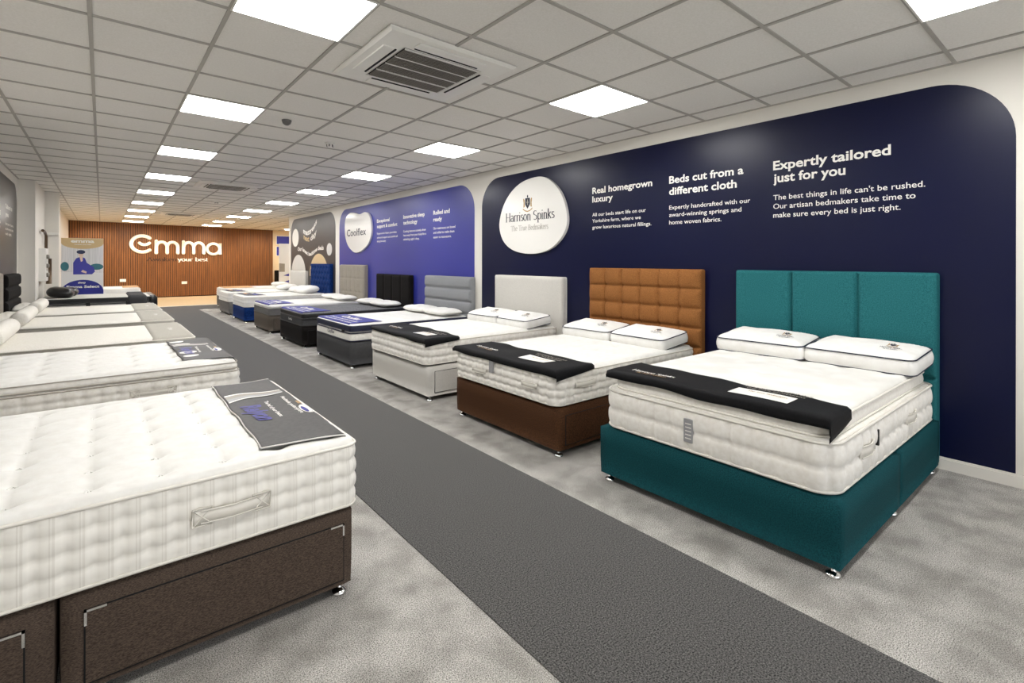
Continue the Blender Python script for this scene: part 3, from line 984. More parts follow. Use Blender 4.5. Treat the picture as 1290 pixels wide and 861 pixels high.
def headboard(parent, yc_off, w, h, m, style, L, zb=0.04, thick=0.085, sp=0.02):
    """front faces local -x; stands at local x = L .. L+thick"""
    hh = h - zb
    def top(X, Y, d):
        z = np.zeros_like(X)
        hz = X + zb          # height
        yy = Y + w / 2
        if style == 'panels3':
            for s in (w / 3, 2 * w / 3):
                z -= 0.03 * np.exp(-((yy - s) / 0.011) ** 2)
            z -= 0.03 * np.exp(-((hz - 0.62) / 0.012) ** 2)
            c = (yy / (w / 3)) % 1
            z += 0.006 * (np.sin(PI * c) ** 0.5)
        elif style == 'cubes':
            p = w / 6; q = 0.185
            a = abs(np.sin(PI * yy / p)); b = abs(np.sin(PI * (h - hz) / q))
            z += 0.040 * (a ** 0.35) * (b ** 0.35) - 0.018
            ga = np.minimum(abs((yy / p) - np.round(yy / p)) * p, 1); gb = abs(((h - hz) / q) - np.round((h - hz) / q)) * q
            z -= 0.025 * np.exp(-(ga ** 2 + gb ** 2) / 0.02 ** 2) + 0.012 * np.exp(-(ga / 0.010) ** 2) + 0.012 * np.exp(-(gb / 0.010) ** 2)
        elif style == 'rows3':
            for s in (h - .19, h - .38, h - .57):
                z -= 0.035 * np.exp(-((hz - s) / 0.014) ** 2)
            z += 0.014 * abs(np.sin(PI * (h - hz) / .19)) ** 0.5
        elif style == 'cols':
            n = 4
            for k in range(1, n):
                z -= 0.03 * np.exp(-((yy - w * k / n) / 0.014) ** 2)
        elif style == 'flute':
            p = w / 6; q = 0.30
            a = abs(np.sin(PI * yy / p)); z += 0.03 * a ** 0.4 - .01
            a2 = abs(np.sin(PI * (yy / p * 2))); z += 0.003 * a2
            gb = abs(((h - hz) / q) - np.round((h - hz) / q)) * q
            ga = abs((yy / p) - np.round(yy / p)) * p
            z -= 0.008 * np.exp(-(gb / 0.008) ** 2) + 0.02 * np.exp(-(ga ** 2 + gb ** 2) / 0.022 ** 2)
        elif style == 'buttons':
            p = w / 7; q = 0.14
            row = np.round((h - .1 - hz) / q)
            sh = (row % 2) * 0.5
            ga = abs((yy / p + sh) - np.round(yy / p + sh)) * p; gb = abs((h - .1 - hz) - row * q)
            z -= 0.035 * np.exp(-(ga ** 2 + gb ** 2) / 0.035 ** 2)
        elif style == 'rings':
            p = w / 7; q = 0.19
            ga = (yy / p + .5 - np.round(yy / p + .5)) * p; gb = (((h - .1 - hz) / q) - np.round((h - .1 - hz) / q)) * q
            rr_ = np.hypot(ga, gb)
            z -= 0.012 * np.exp(-((rr_ - 0.05) / 0.012) ** 2)
        z *= np.clip(d / 0.02, 0, 1)
        return z
    # local frame: lx -> up, ly -> y, lz -> -x
    X = basis((0, 0, 1), (0, 1, 0), (-1, 0, 0), (L + thick, yc_off, zb))
    o = soft_box('headboard', hh, w, 0, thick, 0.018, sp, [m], parent, e=0.018, nz=3, top=top, xf=X)
    # basis is left-handed when lx->z, ly->y, lz->-x ? fix normals
    return o


def make_bed(label, dirn, xf_, y0, y1, L, base_m, hb=None, base_top=0.36, split=0.5, drawers=(), r=0.03, sp=0.06, zb=0.05, brackets=False, group=None, gap=0.002):
    """dirn +1: head at +X (right row). -1: head at -X. local frame: x from foot to head"""
    yc = (y0 + y1) / 2; w = y1 - y0
    root = thing('divan_bed', label, 'bed', (xf_, yc, 0), 0 if dirn > 0 else PI, group)
    xs = L * split
    for k, (a, b) in enumerate(((0, xs - gap), (xs + gap, L))):
        X = np.eye(4); X[0, 3] = a
        soft_box('base', b - a, w, zb, base_top, 0.022 if gap > .001 else 0.004, sp, [base_m], root, e=0.016, nz=3, xf=X, bottom_e=0.004)
    for gx_ in (0.045, xs, L - 0.05):
        for gy_ in (-1, 1):
            glide(root, gx_, gy_ * (w / 2 - 0.045))
    for (xa, xb, za, zb2, ys, br) in drawers:
        drawer_front(root, xa, xb, za, zb2, ys, w / 2, base_m, br)
    if hb:
        headboard(root, (hb['y0'] + hb['y1']) / 2 * 1.0 - yc if dirn > 0 else -((hb['y0'] + hb['y1']) / 2 - yc), hb['y1'] - hb['y0'], hb['h'], hb['m'], hb['style'], L, zb=hb.get('zb', 0.04), sp=hb.get('sp', 0.02), thick=hb.get('t', 0.085))
    return root


def tuft_top(px, py, A=0.016, B=0.008, ox=0.0, oy=0.0, sg=0.03, gather=0.0):
    def fn(X, Y, d):
        gx = (X + ox) / px; gy = (Y + oy) / py
        dx = (gx - np.round(gx)) * px; dy = (gy - np.round(gy)) * py
        edge = np.clip((d - 0.03) / 0.07, 0, 1)
        z = -A * np.exp(-(dx * dx + dy * dy) / sg ** 2) * edge
        cr = B * (np.sqrt(abs(np.cos(PI * (gx + .5)))) * 0.5 + np.sqrt(abs(np.cos(PI * (gy + .5)))) * 0.5)
        z += (cr - B * 0.6) * edge
        if gather:
            s = X * np.where(abs(Y) > abs(X - 1) * 0, 1, 1) + Y
            z += gather * np.sin(s * 95 + 2 * np.sin(s * 17)) * np.exp(-((d - 0.05) / 0.03) ** 2)
        return z
    return fn


def quilt_side(pitch, rows, B=0.010, dim=0.007):
    def fn(u, v, per):
        n = max(1, round(per / pitch)); p = per / n
        a = abs(np.sin(PI * u / p)); b = abs(math.sin(PI * v * rows))
        g = abs(u / p - np.round(u / p)) * p
        a = np.clip(a, 0, 1)
        vv = abs(v * rows - round(v * rows)) / rows * 0.26
        ends = 1 if 0.06 < v < 0.94 else 0
        return B * (a ** 0.6) * (b ** 0.5) - dim * ends * np.exp(-(g ** 2 + vv ** 2) / 0.017 ** 2) - dim * 0.5 * np.exp(-(g / 0.010) ** 2)
    return fn


def make_mattress(label, dirn, xf_, y0, y1, L, z0, z1, top_m='tick', side_m='sidetick', pitch=0.1, rows=3, sp=0.03, r=0.07,
                  tp=(0.22, 0.2), A=0.014, B=0.007, nz=18, pipe='piping', pipe_r=0.007, pillow=None, B_side=0.014, side=True, gather=0.0, e=0.03, name='mattress', crown=0.0, bulge=0.006, dim=0.013):
    yc = (y0 + y1) / 2; w = y1 - y0
    tf = tuft_top(tp[0], tp[1], A, B, gather=gather, ox=tp[0] * .5)
    ztop = pillow[0] if pillow else z1
    o = soft_box(name, L, w, z0, ztop, r, sp, [top_m if not pillow else side_m, side_m], None, e=0.012 if pillow else e, nz=nz,
                 top=None if pillow else tf, side=quilt_side(pitch, rows, B_side, dim) if side else None, bulge=bulge)
    o.location = (xf_, yc, 0); o.rotation_euler = (0, 0, 0 if dirn > 0 else PI)
    tag(o, label, 'mattress')
    grow = 0.004
    pipe_loop('piping', L, w, r, z0 + pipe_r, pipe_r, pipe, o, grow)
    pipe_loop('piping', L, w, r, ztop - (0.012 if pillow else e) + 0.002, pipe_r, pipe, o, grow)
    if pillow:
        za, inset = pillow
        X = np.eye(4); X[0, 3] = inset
        t = soft_box('pillow_top', L - 2 * inset, w - 2 * inset, za, z1, r, sp, [top_m, side_m], o, e=e, nz=6, top=tf, bulge=0.008, xf=X)
        hgt = z1 - za
        pipe_loop('piping', L - 2 * inset, w - 2 * inset, r, z1 - e * 0.7, pipe_r * 0.8, pipe, t, 0.006, xf=X)
        pipe_loop('piping', L - 2 * inset, w - 2 * inset, r, za + 0.008, pipe_r * 0.8, pipe, t, 0.006, xf=X)
    return o


def side_handle(parent, xa, xb, z, ypos, ys, h=0.055, axis='x', m='piping', boxes=True):
    """stitched cloth handle along a mattress side; axis 'x' on the long side, 'y' on the foot"""
    mb = MB()
    n = 14; P = []
    L = xb - xa
    def pt(s, zz, out):
        if axis == 'x': return (s, ypos + ys * out, zz)
        return (ypos + ys * out, s, zz)
    for zz, o_ in ((z - h * .3, 0), (z + h * .3, 0)):
        pass
    V = []; F = []
    for k in range(n + 1):
        s = xa + L * k / n
        t = k / n
        out = 0.013 + 0.012 * math.sin(PI * min(max((t - .15) / .7, 0), 1))
        for dz, do in ((-h * .36, 0), (h * .36, 0), (h * .36, .004), (-h * .36, .004)):
            V.append(pt(s, z + dz, out + do))
    for k in range(n):
        for q in range(4):
            a = k * 4 + q; b = k * 4 + (q + 1) % 4
            F.append((a, b, b + 4, a + 4))
    F.append((0, 1, 2, 3)); F.append((n * 4 + 3, n * 4 + 2, n * 4 + 1, n * 4))
    mb.add(V, F)
    mb.tube([pt(xa + .02, z + h * .36, .018), pt((xa + xb) / 2, z + h * .36, .031), pt(xb - .02, z + h * .36, .018)], .003, 5)
    mb.tube([pt(xa + .02, z - h * .36, .018), pt((xa + xb) / 2, z - h * .36, .031), pt(xb - .02, z - h * .36, .018)], .003, 5)
    if boxes:
        for s0 in (xa - h * .1, xb - h * .9):
            c = [pt(s0, z - h / 2, .018), pt(s0 + h, z - h / 2, .018), pt(s0 + h, z + h / 2, .018), pt(s0, z + h / 2, .018)]
            for k in range(4):
                mb.tube([c[k], c[(k + 1) % 4]], .0025, 5, up=(0.3, 0.4, 0.86))
            mb.tube([c[0], c[2]], .0018, 5, up=(0.3, 0.4, 0.86)); mb.tube([c[1], c[3]], .0018, 5, up=(0.3, 0.4, 0.86))
            d = [pt(s0, z - h / 2, 0.0), pt(s0 + h, z - h / 2, 0.0), pt(s0 + h, z + h / 2, 0.0), pt(s0, z + h / 2, 0.0)]
            c2 = [pt(s0, z - h / 2, .0165), pt(s0 + h, z - h / 2, .0165), pt(s0 + h, z + h / 2, .0165), pt(s0, z + h / 2, .0165)]
            mb.add(d + c2, [(0, 1, 2, 3), (7, 6, 5, 4), (0, 4, 5, 1), (1, 5, 6, 2), (2, 6, 7, 3), (3, 7, 4, 0)])
    return mb.build('handle', m, parent, True)


# ------------------------------------------------------------------ drapes
class Drape:
    """a cloth lying on a mattress top and hanging over its edges; flat() maps laid-out XY to 3-D"""
    def __init__(s, top, foot=None, fdir=-1, near=None, far=None, ripple=0.006, seed=0, lift=0.006):
        s.top, s.foot, s.fdir, s.near, s.far, s.rp, s.seed, s.lift = top, foot, fdir, near, far, ripple, seed, lift

    def __call__(s, X, Y, extra=0.0):
        X = np.asarray(X, float).copy(); Y = np.asarray(Y, float).copy()
        Z = np.full_like(X, s.top + s.lift + extra)
        Z += s.rp * (np.sin(X * 13 + s.seed) * np.sin(Y * 6.5 + s.seed * 2) * .6 + np.sin(Y * 11 + X * 5 + s.seed) * .4 + .9)
        rr = 0.016
        D = np.zeros_like(X)
        def wrap(e):
            a = np.clip(e / rr, 0, PI / 2)
            h = rr * np.sin(a); d = rr * (1 - np.cos(a)) + np.clip(e - rr * PI / 2, 0, None)
            return h, d
        if s.foot is not None:
            e = np.clip((X - s.foot) * s.fdir, 0, None) if s.fdir > 0 else np.clip(s.foot - X, 0, None)
            h, d = wrap(e)
            X = np.where(e > 0, s.foot + (h if s.fdir > 0 else -h), X) + (extra if s.fdir > 0 else -extra) * (d > .01); D = np.maximum(D, d)
        if s.near is not None:
            e = np.clip(s.near - Y, 0, None); h, d = wrap(e)
            Y = np.where(e > 0, s.near - h, Y) - extra * (d > .01); D = np.maximum(D, d)
        if s.far is not None:
            e = np.clip(Y - s.far, 0, None); h, d = wrap(e)
            Y = np.where(e > 0, s.far + h, Y); D = np.maximum(D, d)
        return X, Y, Z - D


def cloth(name, dr, corners, m, label, cat='banner', nx=24, ny=60, edge=None, wob=0.008, thick=0.003, group=None):
    """corners flat XY: a,b,c,d; u runs a->b, v runs a->d"""
    a, b, c, d = [np.array(p, float) for p in corners]
    U, V = np.meshgrid(np.linspace(0, 1, nx + 1), np.linspace(0, 1, ny + 1), indexing='ij')
    P = (1 - U)[..., None] * ((1 - V)[..., None] * a + V[..., None] * d) + U[..., None] * ((1 - V)[..., None] * b + V[..., None] * c)
    X, Y = P[..., 0], P[..., 1]
    X = X + wob * np.sin(V * 23 + U * 3) * (0.3 + U)
    X3, Y3, Z3 = dr(X, Y)
    v = np.stack([X3, Y3, Z3], -1).reshape(-1, 3)
    idx = np.arange((nx + 1) * (ny + 1)).reshape(nx + 1, ny + 1)
    F = np.stack([idx[:-1, :-1].ravel(), idx[1:, :-1].ravel(), idx[1:, 1:].ravel(), idx[:-1, 1:].ravel()], 1).tolist()
    # orientation upward
    n = np.cross(b - a, d - a)
    if n < 0: F = [q[::-1] for q in F]
    o = mesh_obj(name, v, F, m, None, True)
    md = o.modifiers.new('thickness', 'SOLIDIFY'); md.thickness = thick; md.offset = 1
    tag(o, label, cat, group)
    if edge:
        pi = perim_idx(nx, ny)
        path = np.stack([X3, Y3, Z3 + thick * .5], -1)[pi[:, 0], pi[:, 1]]
        mb = MB(); mb.tube(path, 0.0035, 5, closed=True, up=(0.1, 0.05, 1)); mb.build('hem', edge, o, True)
    return o


def cloth_print(o, dr, items, name, mats, org, ex, ey, thick=0.003):
    """items: callables filling an MB in local flat coords; mapped on the cloth. org, ex, ey in flat XY"""
    mb = MB()
    for fn in items: fn(mb)
    v = np.array(mb.v)
    org = np.array(org, float); ex = np.array(ex, float); ey = np.array(ey, float)
    P = org + v[:, :1] * ex + v[:, 1:2] * ey
    X, Y, Z = dr(P[:, 0], P[:, 1], extra=thick + 0.003)
    mb.v = [tuple(p) for p in np.stack([X, Y, Z + v[:, 2]], 1)]
    return mb.build(name, mats, o)


def grid_quad(mb, x0, y0, x1, y1, n=10, m=3, mi=0, wav=0.0):
    v = [(x0 + (x1 - x0) * i / n, y0 + (y1 - y0) * j / m + wav * math.sin(i / n * 7), 0) for i in range(n + 1) for j in range(m + 1)]
    f = [(i * (m + 1) + j, (i + 1) * (m + 1) + j, (i + 1) * (m + 1) + j + 1, i * (m + 1) + j + 1) for i in range(n) for j in range(m)]
    mb.add(v, f, mi)


# ------------------------------------------------------------------ pillows
def box_pillow(label, c, L, Wd, T, rz=0.0, tiltx=0.0, group='box pillows with navy piping'):
    """L along local y, Wd along local x"""
    def top(X, Y, d):
        q = np.clip(d / 0.18, 0, 1)
        return 0.05 * np.sin(q * PI / 2) + 0.003 * np.sin(X * 30 + Y * 22) * np.clip(d / .03, 0, 1)
    X0 = np.eye(4); X0[0, 3] = -Wd / 2
    o = soft_box('pillow', Wd, L, 0.0, T, 0.045, 0.02, ['cotton'], None, e=0.006, nz=5, top=top, bulge=0.012, xf=X0)
    o.location = c; o.rotation_euler = (0, tiltx, rz)
    tag(o, label, 'pillow', group)
    pipe_loop('piping', Wd, L, 0.045, T - 0.003, 0.004, 'navypiping', o, 0.003, xf=X0)
    pipe_loop('piping', Wd, L, 0.045, 0.006, 0.004, 'navypiping', o, 0.003, xf=X0)
    # woven emblem on the domed top, read from the foot of the bed
    def dome(mbv):
        out = []
        for p in mbv:
            x, y = -0.075 + p[1], -L * .27 - p[0]
            d = min(Wd / 2 - abs(x), L / 2 - abs(y))
            out.append((x, y, T + 0.05 * math.sin(min(max(d / .18, 0), 1) * PI / 2) + 0.004 + p[2]))
        return out
    mb = MB(); put_serif(mb, 'Harrison Spinks', -.06, -.028, .12, .010, .2, .1); put_serif(mb, 'The True Bedmakers', -.04, -.045, .08, .006, .2, .1)
    mb.v = dome(mb.v); mb.build('lettering', 'ink', o)
    mb = crest('crest', None, None, 0.30, raw=True)
    mb.v = dome(mb.v); mb.build('crest', ['ink', 'gold', 'greyink'], o)
    return o


def soft_pillow(label, c, L, Wd, T, rz=0.0, tilt=0.0, pipe=True, group='plain white pillows', m='cotton', name='pillow', pw=2.6, seed=0):
    """cushion-like closed surface: L along y, Wd along x"""
    n, k = 36, 14
    v = []; f = []
    rg = random.Random(seed)
    ph = rg.random() * 6
    def sup(a, p): 
        ca, sa = math.cos(a), math.sin(a)
        return (math.copysign(abs(ca) ** (2 / p), ca), math.copysign(abs(sa) ** (2 / p), sa))
    for j in range(k + 1):
        b = -PI / 2 + PI * j / k
        rr = abs(math.cos(b)) ** 0.45; zz = math.sin(b)
        for i in range(n):
            x, y = sup(2 * PI * i / n, 5)
            z = zz * (T / 2) * (1 - 0.25 * (abs(x) ** 4 + abs(y) ** 4) * rr ** 4 * 0.6) 
            wr = 0.004 * math.sin(5 * x * rr + 9 * y * rr + ph) * (1 if j > k / 2 else 0)
            v.append((x * rr * Wd / 2, y * rr * L / 2, T / 2 + z + wr))
    for j in range(k):
        for i in range(n):
            q = (i + 1) % n
            f.append((j * n + i, j * n + q, (j + 1) * n + q, (j + 1) * n + i))
    f.append(tuple(range(n))[::-1]); f.append(tuple(k * n + i for i in range(n)))
    o = mesh_obj(name, v, f, m, None, True)
    o.location = c; o.rotation_euler = (0, tilt, rz)
    tag(o, label, 'pillow', group)
    if pipe:
        P = []
        for i in range(n):
            x, y = sup(2 * PI * i / n, 5)
            P.append((x * Wd / 2 * 1.0, y * L / 2 * 1.0, T / 2))
        mb = MB(); mb.tube(P, 0.004, 5, closed=True); mb.build('piping', 'piping', o, True)
    return o


# ================================================================== RIGHT ROW
RX = 2.50
LB = W - 0.01 - 0.085 - RX        # base length up to the headboard
# --- teal bed
make_bed('teal divan bed with tall three panel headboard, nearest on the right', 1, RX, 0.785, 2.15, LB, 'tealbase',
         dict(y0=0.80, y1=2.185, h=1.335, m='teal', style='panels3', sp=0.010, zb=0.03), gap=0.0004)
m1 = make_mattress('deep white pillow top mattress on the teal divan', 1, RX + 0.01, 0.815, 2.125, 1.82, 0.36, 0.70, 'damask', 'sidetick',
                   pitch=0.115, rows=2, sp=0.022, r=0.10, tp=(0.3, 0.26), A=0.012, B=0.010, nz=16, pillow=(0.60, 0.035), e=0.03, B_side=0.014, dim=0.016, pipe_r=0.008)
side_handle(m1, .30, .52, .49, -0.655, -1, h=0.075, boxes=False)
side_handle(m1, 1.10, 1.32, .49, -0.655, -1, h=0.075, boxes=False)
mb = MB(); mb.box((.56, -.675, .47), (.575, -.655, .55)); mb.build('zip_tab', 'blackband', m1)
mb = MB(); mb.bbox((-.018, .02, .415), (-.006, .075, .545), .003); tg = mb.build('care_label', 'tag', m1)
mb = MB()
for k in range(5): mb.box((-.0195, .03, .435 + k * .02), (-.018, .065, .44 + k * .02))
mb.build('print', 'plastic', tg)
d1 = Drape(0.70, foot=RX + 0.032, near=0.848, far=2.10, seed=1.3, ripple=0.007)
c1 = cloth('bed_banner', d1, [(2.48, 2.16), (2.87, 2.12), (2.78, 0.785), (2.465, 0.715)], 'towelblack', 'black promotional cloth across the foot of the teal bed', nx=20, ny=64,
           group='black cloths across the bed feet')


def hs_print(o, dr, x, ya, yb, g=True):
    # logo near the far end, label card near the near end; read from the foot, so lines run towards -Y
    cloth_print(o, dr, [lambda mb: put_serif(mb, 'Harrison Spinks', 0, 0.0, .30, .028, .2, .09)], 'lettering', 'letter', (x + .10, ya), (0, -1), (1, 0))
    cloth_print(o, dr, [lambda mb: put_serif(mb, 'The True Bedmakers', .05, -.035, .22, .016, .2, .1)], 'strapline', 'gold', (x + .10, ya), (0, -1), (1, 0))
    cloth_print(o, dr, [lambda mb: grid_quad(mb, 0, 0, .30, .13)], 'card', 'letter', (x + .05, yb + .42), (0, -1), (1, 0))
    cloth_print(o, dr, [lambda mb: put_serif(mb, 'The True Bedmakers', 0.03, 0.025, .20, .014, .2, .1)], 'card_print', 'gold', (x + .10, yb + .38), (0, -1), (1, 0), 0.0045)
    def cap(mb):
        put_text(mb, 'HARRISON SPINKS', 0, 0, .34, .024, 0.01); put_text(mb, 'THE TRUE BEDMAKERS', .02, -.04, .30, .022, .01)
    cloth_print(o, dr, [cap], 'small_print', 'greyink', (x + .25, yb + .42), (0, -1), (1, 0))


hs_print(c1, d1, 2.53, 2.0, 0.92)
box_pillow('white box pillow with navy piping, right one on the teal bed', (4.085, 1.13, 0.715), 0.64, 0.40, 0.105, rz=-0.04, tiltx=-0.10)
box_pillow('white box pillow with navy piping, left one on the teal bed', (4.075, 1.79, 0.715), 0.64, 0.40, 0.105, rz=0.03, tiltx=-0.10)

# --- brown bed
make_bed('dark brown divan bed with tan cube tufted headboard', 1, RX + .02, 2.55, 3.89, LB - .02, 'brownbase',
         dict(y0=2.52, y1=3.91, h=1.335, m='tan', style='cubes', sp=0.013),
         drawers=[(.07, .80, .085, .295, -1, False)])
m2 = make_mattress('white quilted mattress on the brown divan', 1, RX + 0.01, 2.565, 3.875, 1.82, 0.365, 0.62, 'tick', 'sidetick', pitch=0.088, rows=4, sp=0.021,
                   r=0.08, tp=(.26, .22), A=.010, B=.007, nz=24)
for a in (-.13, .18, ):
    pass
side_handle(m2, -.47, -.29, .53 - .05, -0.004, -1, h=0.05, axis='y', boxes=False)
side_handle(m2, .17, .37, .50 - .02, -0.004, -1, h=0.05, axis='y', boxes=False)
side_handle(m2, .18, .40, .50, -0.655, -1, h=0.055, boxes=False)
mb = MB(); mb.bbox((-.02, .075, .485), (-.006, .125, .60), .003); mb.build('care_label', 'tag', m2)
d2 = Drape(0.62, foot=RX + 0.004, near=2.56, far=3.88, seed=3.1, ripple=0.006)
c2 = cloth('bed_banner', d2, [(2.455, 3.93), (2.93, 3.97), (2.88, 2.515), (2.44, 2.47)], 'towelblack', 'black promotional cloth across the foot of the brown bed', nx=20, ny=60,
           group='black cloths across the bed feet')
hs_print(c2, d2, 2.55, 3.75, 2.68)
box_pillow('white box pillow with navy piping, right one on the brown bed', (4.07, 2.90, 0.632), 0.62, 0.40, 0.10, rz=-0.03, tiltx=-0.12)
box_pillow('white box pillow with navy piping, left one on the brown bed', (4.07, 3.56, 0.632), 0.62, 0.40, 0.10, rz=0.03, tiltx=-0.12)

# --- silver bed
make_bed('pale silver grey divan bed with plain headboard', 1, RX + .02, 4.40, 5.74, LB - .02, 'silver',
         dict(y0=4.34, y1=5.71, h=1.215, m='silver', style='plain', sp=0.03),
         drawers=[(.08, .80, .085, .295, -1, False)])
m3 = make_mattress('white quilted mattress on the pale silver divan', 1, RX, 4.41, 5.73, 1.83, 0.365, 0.62, 'tick', 'sidetick', pitch=0.088, rows=3, sp=0.028, r=0.08,
                   tp=(.26, .22), A=.008, B=.005, nz=18)
pipe_loop('lower_piping', 1.83, 1.32, .08, .364, .006, 'blackband', m3, 0.0)
d3 = Drape(0.62, foot=RX - 0.004, near=4.405, far=5.735, seed=5.0, ripple=0.006)
c3 = cloth('bed_banner', d3, [(2.455, 5.68), (2.96, 5.77), (2.88, 4.36), (2.44, 4.31)], 'towelblack', 'black promotional cloth across the foot of the silver bed', nx=20, ny=56,
           group='black cloths across the bed feet')
hs_print(c3, d3, 2.55, 5.55, 4.45)
box_pillow('white box pillow with navy piping, right one on the silver bed', (4.05, 4.72, 0.63), 0.60, 0.40, 0.10, rz=-0.03, tiltx=-0.12)
box_pillow('white box pillow with navy piping, left one on the silver bed', (4.05, 5.36, 0.63), 0.60, 0.40, 0.10, rz=0.05, tiltx=-0.12)

# --- coolflex bed (grey base)
make_bed('mid grey divan bed with headboard of horizontal padded bands', 1, RX, 6.36, 7.71, LB, 'greybase',
         dict(y0=6.30, y1=7.70, h=1.165, m='greyhb', style='rows3', sp=0.02), sp=.08)
m4 = make_mattress('white mattress with thick navy border on the mid grey divan', 1, RX, 6.365, 7.705, 1.83, 0.352, 0.49, 'sidetick', 'sidetick', pitch=.3, rows=2, sp=.04, r=.06,
                   side=False, pipe='navypiping', pipe_r=.009, nz=6, bulge=.006)
X = np.eye(4)
t = soft_box('topper', 1.84, 1.35, .485, .575, .06, .03, ['tick', 'navyband'], m4, e=.014, nz=4, top=tuft_top(.25, .22, .006, .004, ox=.12), xf=X, bulge=.006)
mb = MB(); put_text(mb, 'Coolflex', 0, 0, .26, .05, .01)
mb.build('logo', 'ink', m4, xf=basis((0, -1, 0), (0, 0, 1), (-1, 0, 0), (-.010, .15, .405)))
mb = MB(); mb.box((-.016, -.47, .455), (-.004, -.40, .495)); mb.build('label', 'blackband', m4)


def blue_banner(y0, y1, top, label, m='towelblue', small=True):
    dr = Drape(top, foot=RX + .03, near=y0 + .02, far=y1 - .02, seed=y0, ripple=.003)
    o = cloth('bed_banner', dr, [(2.49, y1 - .04), (2.93, y1 - .06), (2.98, y0 + .10), (2.50, y0 + .10)], m, label, nx=14, ny=36, wob=.003)
    L_ = y1 - y0
    def a(mb):
        put_text(mb, 'Coolflex', .25, .22, .62, .12, .03)
        put_text(mb, 'Cooling pocket sprung comfort', .1, .115, 1.0, .05, .02)
        put_text(mb, 'Exceptional support and comfort', .1, .03, 1.0, .04, .02)
    cloth_print(o, dr, [a], 'print', 'letter', (2.52, y1 - .1), (0, -1), (1, 0))
    return o


blue_banner(6.36, 7.71, .575, 'royal blue printed cloth on the foot of the navy bordered mattress')
for k, zz in ((0, .578), (1, .63)):
    pass
soft_pillow('slim white piped pillow, right one by the banded grey headboard', (4.07, 6.67, .585), .66, .40, .10, pipe=True, seed=1)
soft_pillow('slim white piped pillow, left one by the banded grey headboard', (4.07, 7.34, .585), .66, .40, .10, pipe=True, seed=2)

# --- black bed
make_bed('black divan bed with dark brown leather look headboard', 1, RX, 8.35, 9.70, LB, 'blackfab',
         dict(y0=8.26, y1=9.71, h=1.15, m='blackfab', style='cols', sp=0.03), sp=.08, drawers=[(.08, .8, .08, .28, -1, False)])
m5 = make_mattress('grey mattress with thick black border on the black divan', 1, RX, 8.355, 9.695, 1.83, 0.352, 0.49, 'toppergrey', 'greybase', sp=.05, r=.06, side=False,
                   pipe='blackband', pipe_r=.008, nz=5)
soft_box('topper', 1.84, 1.35, .485, .565, .06, .035, ['toppergrey', 'blackband'], m5, e=.014, nz=4, top=tuft_top(.2, .2, .008, .005, ox=.1), bulge=.006)
mb = MB(); put_text(mb, 'Coolflex', 0, 0, .22, .04, .01)
mb.build('logo', 'letter', m5, xf=basis((0, -1, 0), (0, 0, 1), (-1, 0, 0), (-.010, .1, .405)))
blue_banner(8.35, 9.70, .565, 'royal blue printed cloth on the foot of the black bordered mattress')
soft_pillow('slim white pillow, right one by the dark leather look headboard', (4.07, 8.68, .575), .66, .40, .10, seed=3)
soft_pillow('slim white pillow, left one by the dark leather look headboard', (4.07, 9.34, .575), .66, .40, .10, seed=4)

# --- taupe bed
make_bed('taupe divan bed with fluted and buttoned taupe headboard', 1, RX, 10.43, 11.72, LB, 'taupebase',
         dict(y0=10.3, y1=11.72, h=1.325, m='taupe', style='flute', sp=0.02), sp=.1, drawers=[(.08, .8, .08, .28, -1, False)])
m6 = make_mattress('white topped mattress with grey border on the taupe divan', 1, RX, 10.435, 11.715, 1.83, 0.352, 0.50, 'tick', 'midgrey', sp=.05, r=.06, side=False, nz=5, pipe='midgrey')
soft_box('topper', 1.84, 1.29, .495, .555, .06, .05, ['tick', 'cotton'], m6, e=.02, nz=4, bulge=.006)
blue_banner(10.43, 11.72, .555, 'royal blue printed cloth on the foot of the taupe bed')
soft_pillow('slim white pillow, right one by the fluted taupe headboard', (4.07, 10.72, .565), .62, .40, .10, seed=5)
soft_pillow('slim white pillow, left one by the fluted taupe headboard', (4.07, 11.38, .565), .62, .40, .10, seed=6)

# --- blue velvet bed
make_bed('bright blue divan bed with buttoned blue velvet headboard', 1, RX, 12.6, 13.94, LB, 'velvet',
         dict(y0=12.4, y1=13.88, h=1.335, m='velvet', style='buttons', sp=0.025), sp=.1)
m7 = make_mattress('deep white quilted mattress on the bright blue divan', 1, RX, 12.605, 13.935, 1.83, 0.352, 0.60, 'tick', 'cotton', pitch=.14, rows=3, sp=.035, r=.08, nz=12, B_side=.008, A=.008)
def far_banner(y0, y1, top, label, m='towelnavy'):
    dr = Drape(top, foot=RX + .03, near=y0 + .03, far=y1 - .03, seed=y0, ripple=.006)
    o = cloth('bed_banner', dr, [(2.56, y1 - .15), (2.92, y1 - .1), (2.96, y0 + .12), (2.60, y0 + .2)], m, label, nx=10, ny=24)
    cloth_print(o, dr, [lambda mb: grid_quad(mb, 0, .05, .5, .12), lambda mb: grid_quad(mb, .6, .14, .9, .22, mi=1), lambda mb: grid_quad(mb, .1, .2, .45, .26, mi=2)], 'print', ['towelbeige', 'towelblue', 'greyprint'], (2.62, y1 - .2), (0, -1), (1, 0))
    return o


far_banner(12.6, 13.94, .60, 'small dark printed cloth on the foot of the bright blue bed')
soft_pillow('plump white pillow, right one by the blue velvet headboard', (4.0, 12.98, .60), .66, .46, .18, pipe=False, seed=7, tilt=-.12)
soft_pillow('plump white pillow, left one by the blue velvet headboard', (4.0, 13.6, .60), .60, .46, .16, pipe=False, seed=8, tilt=-.12)

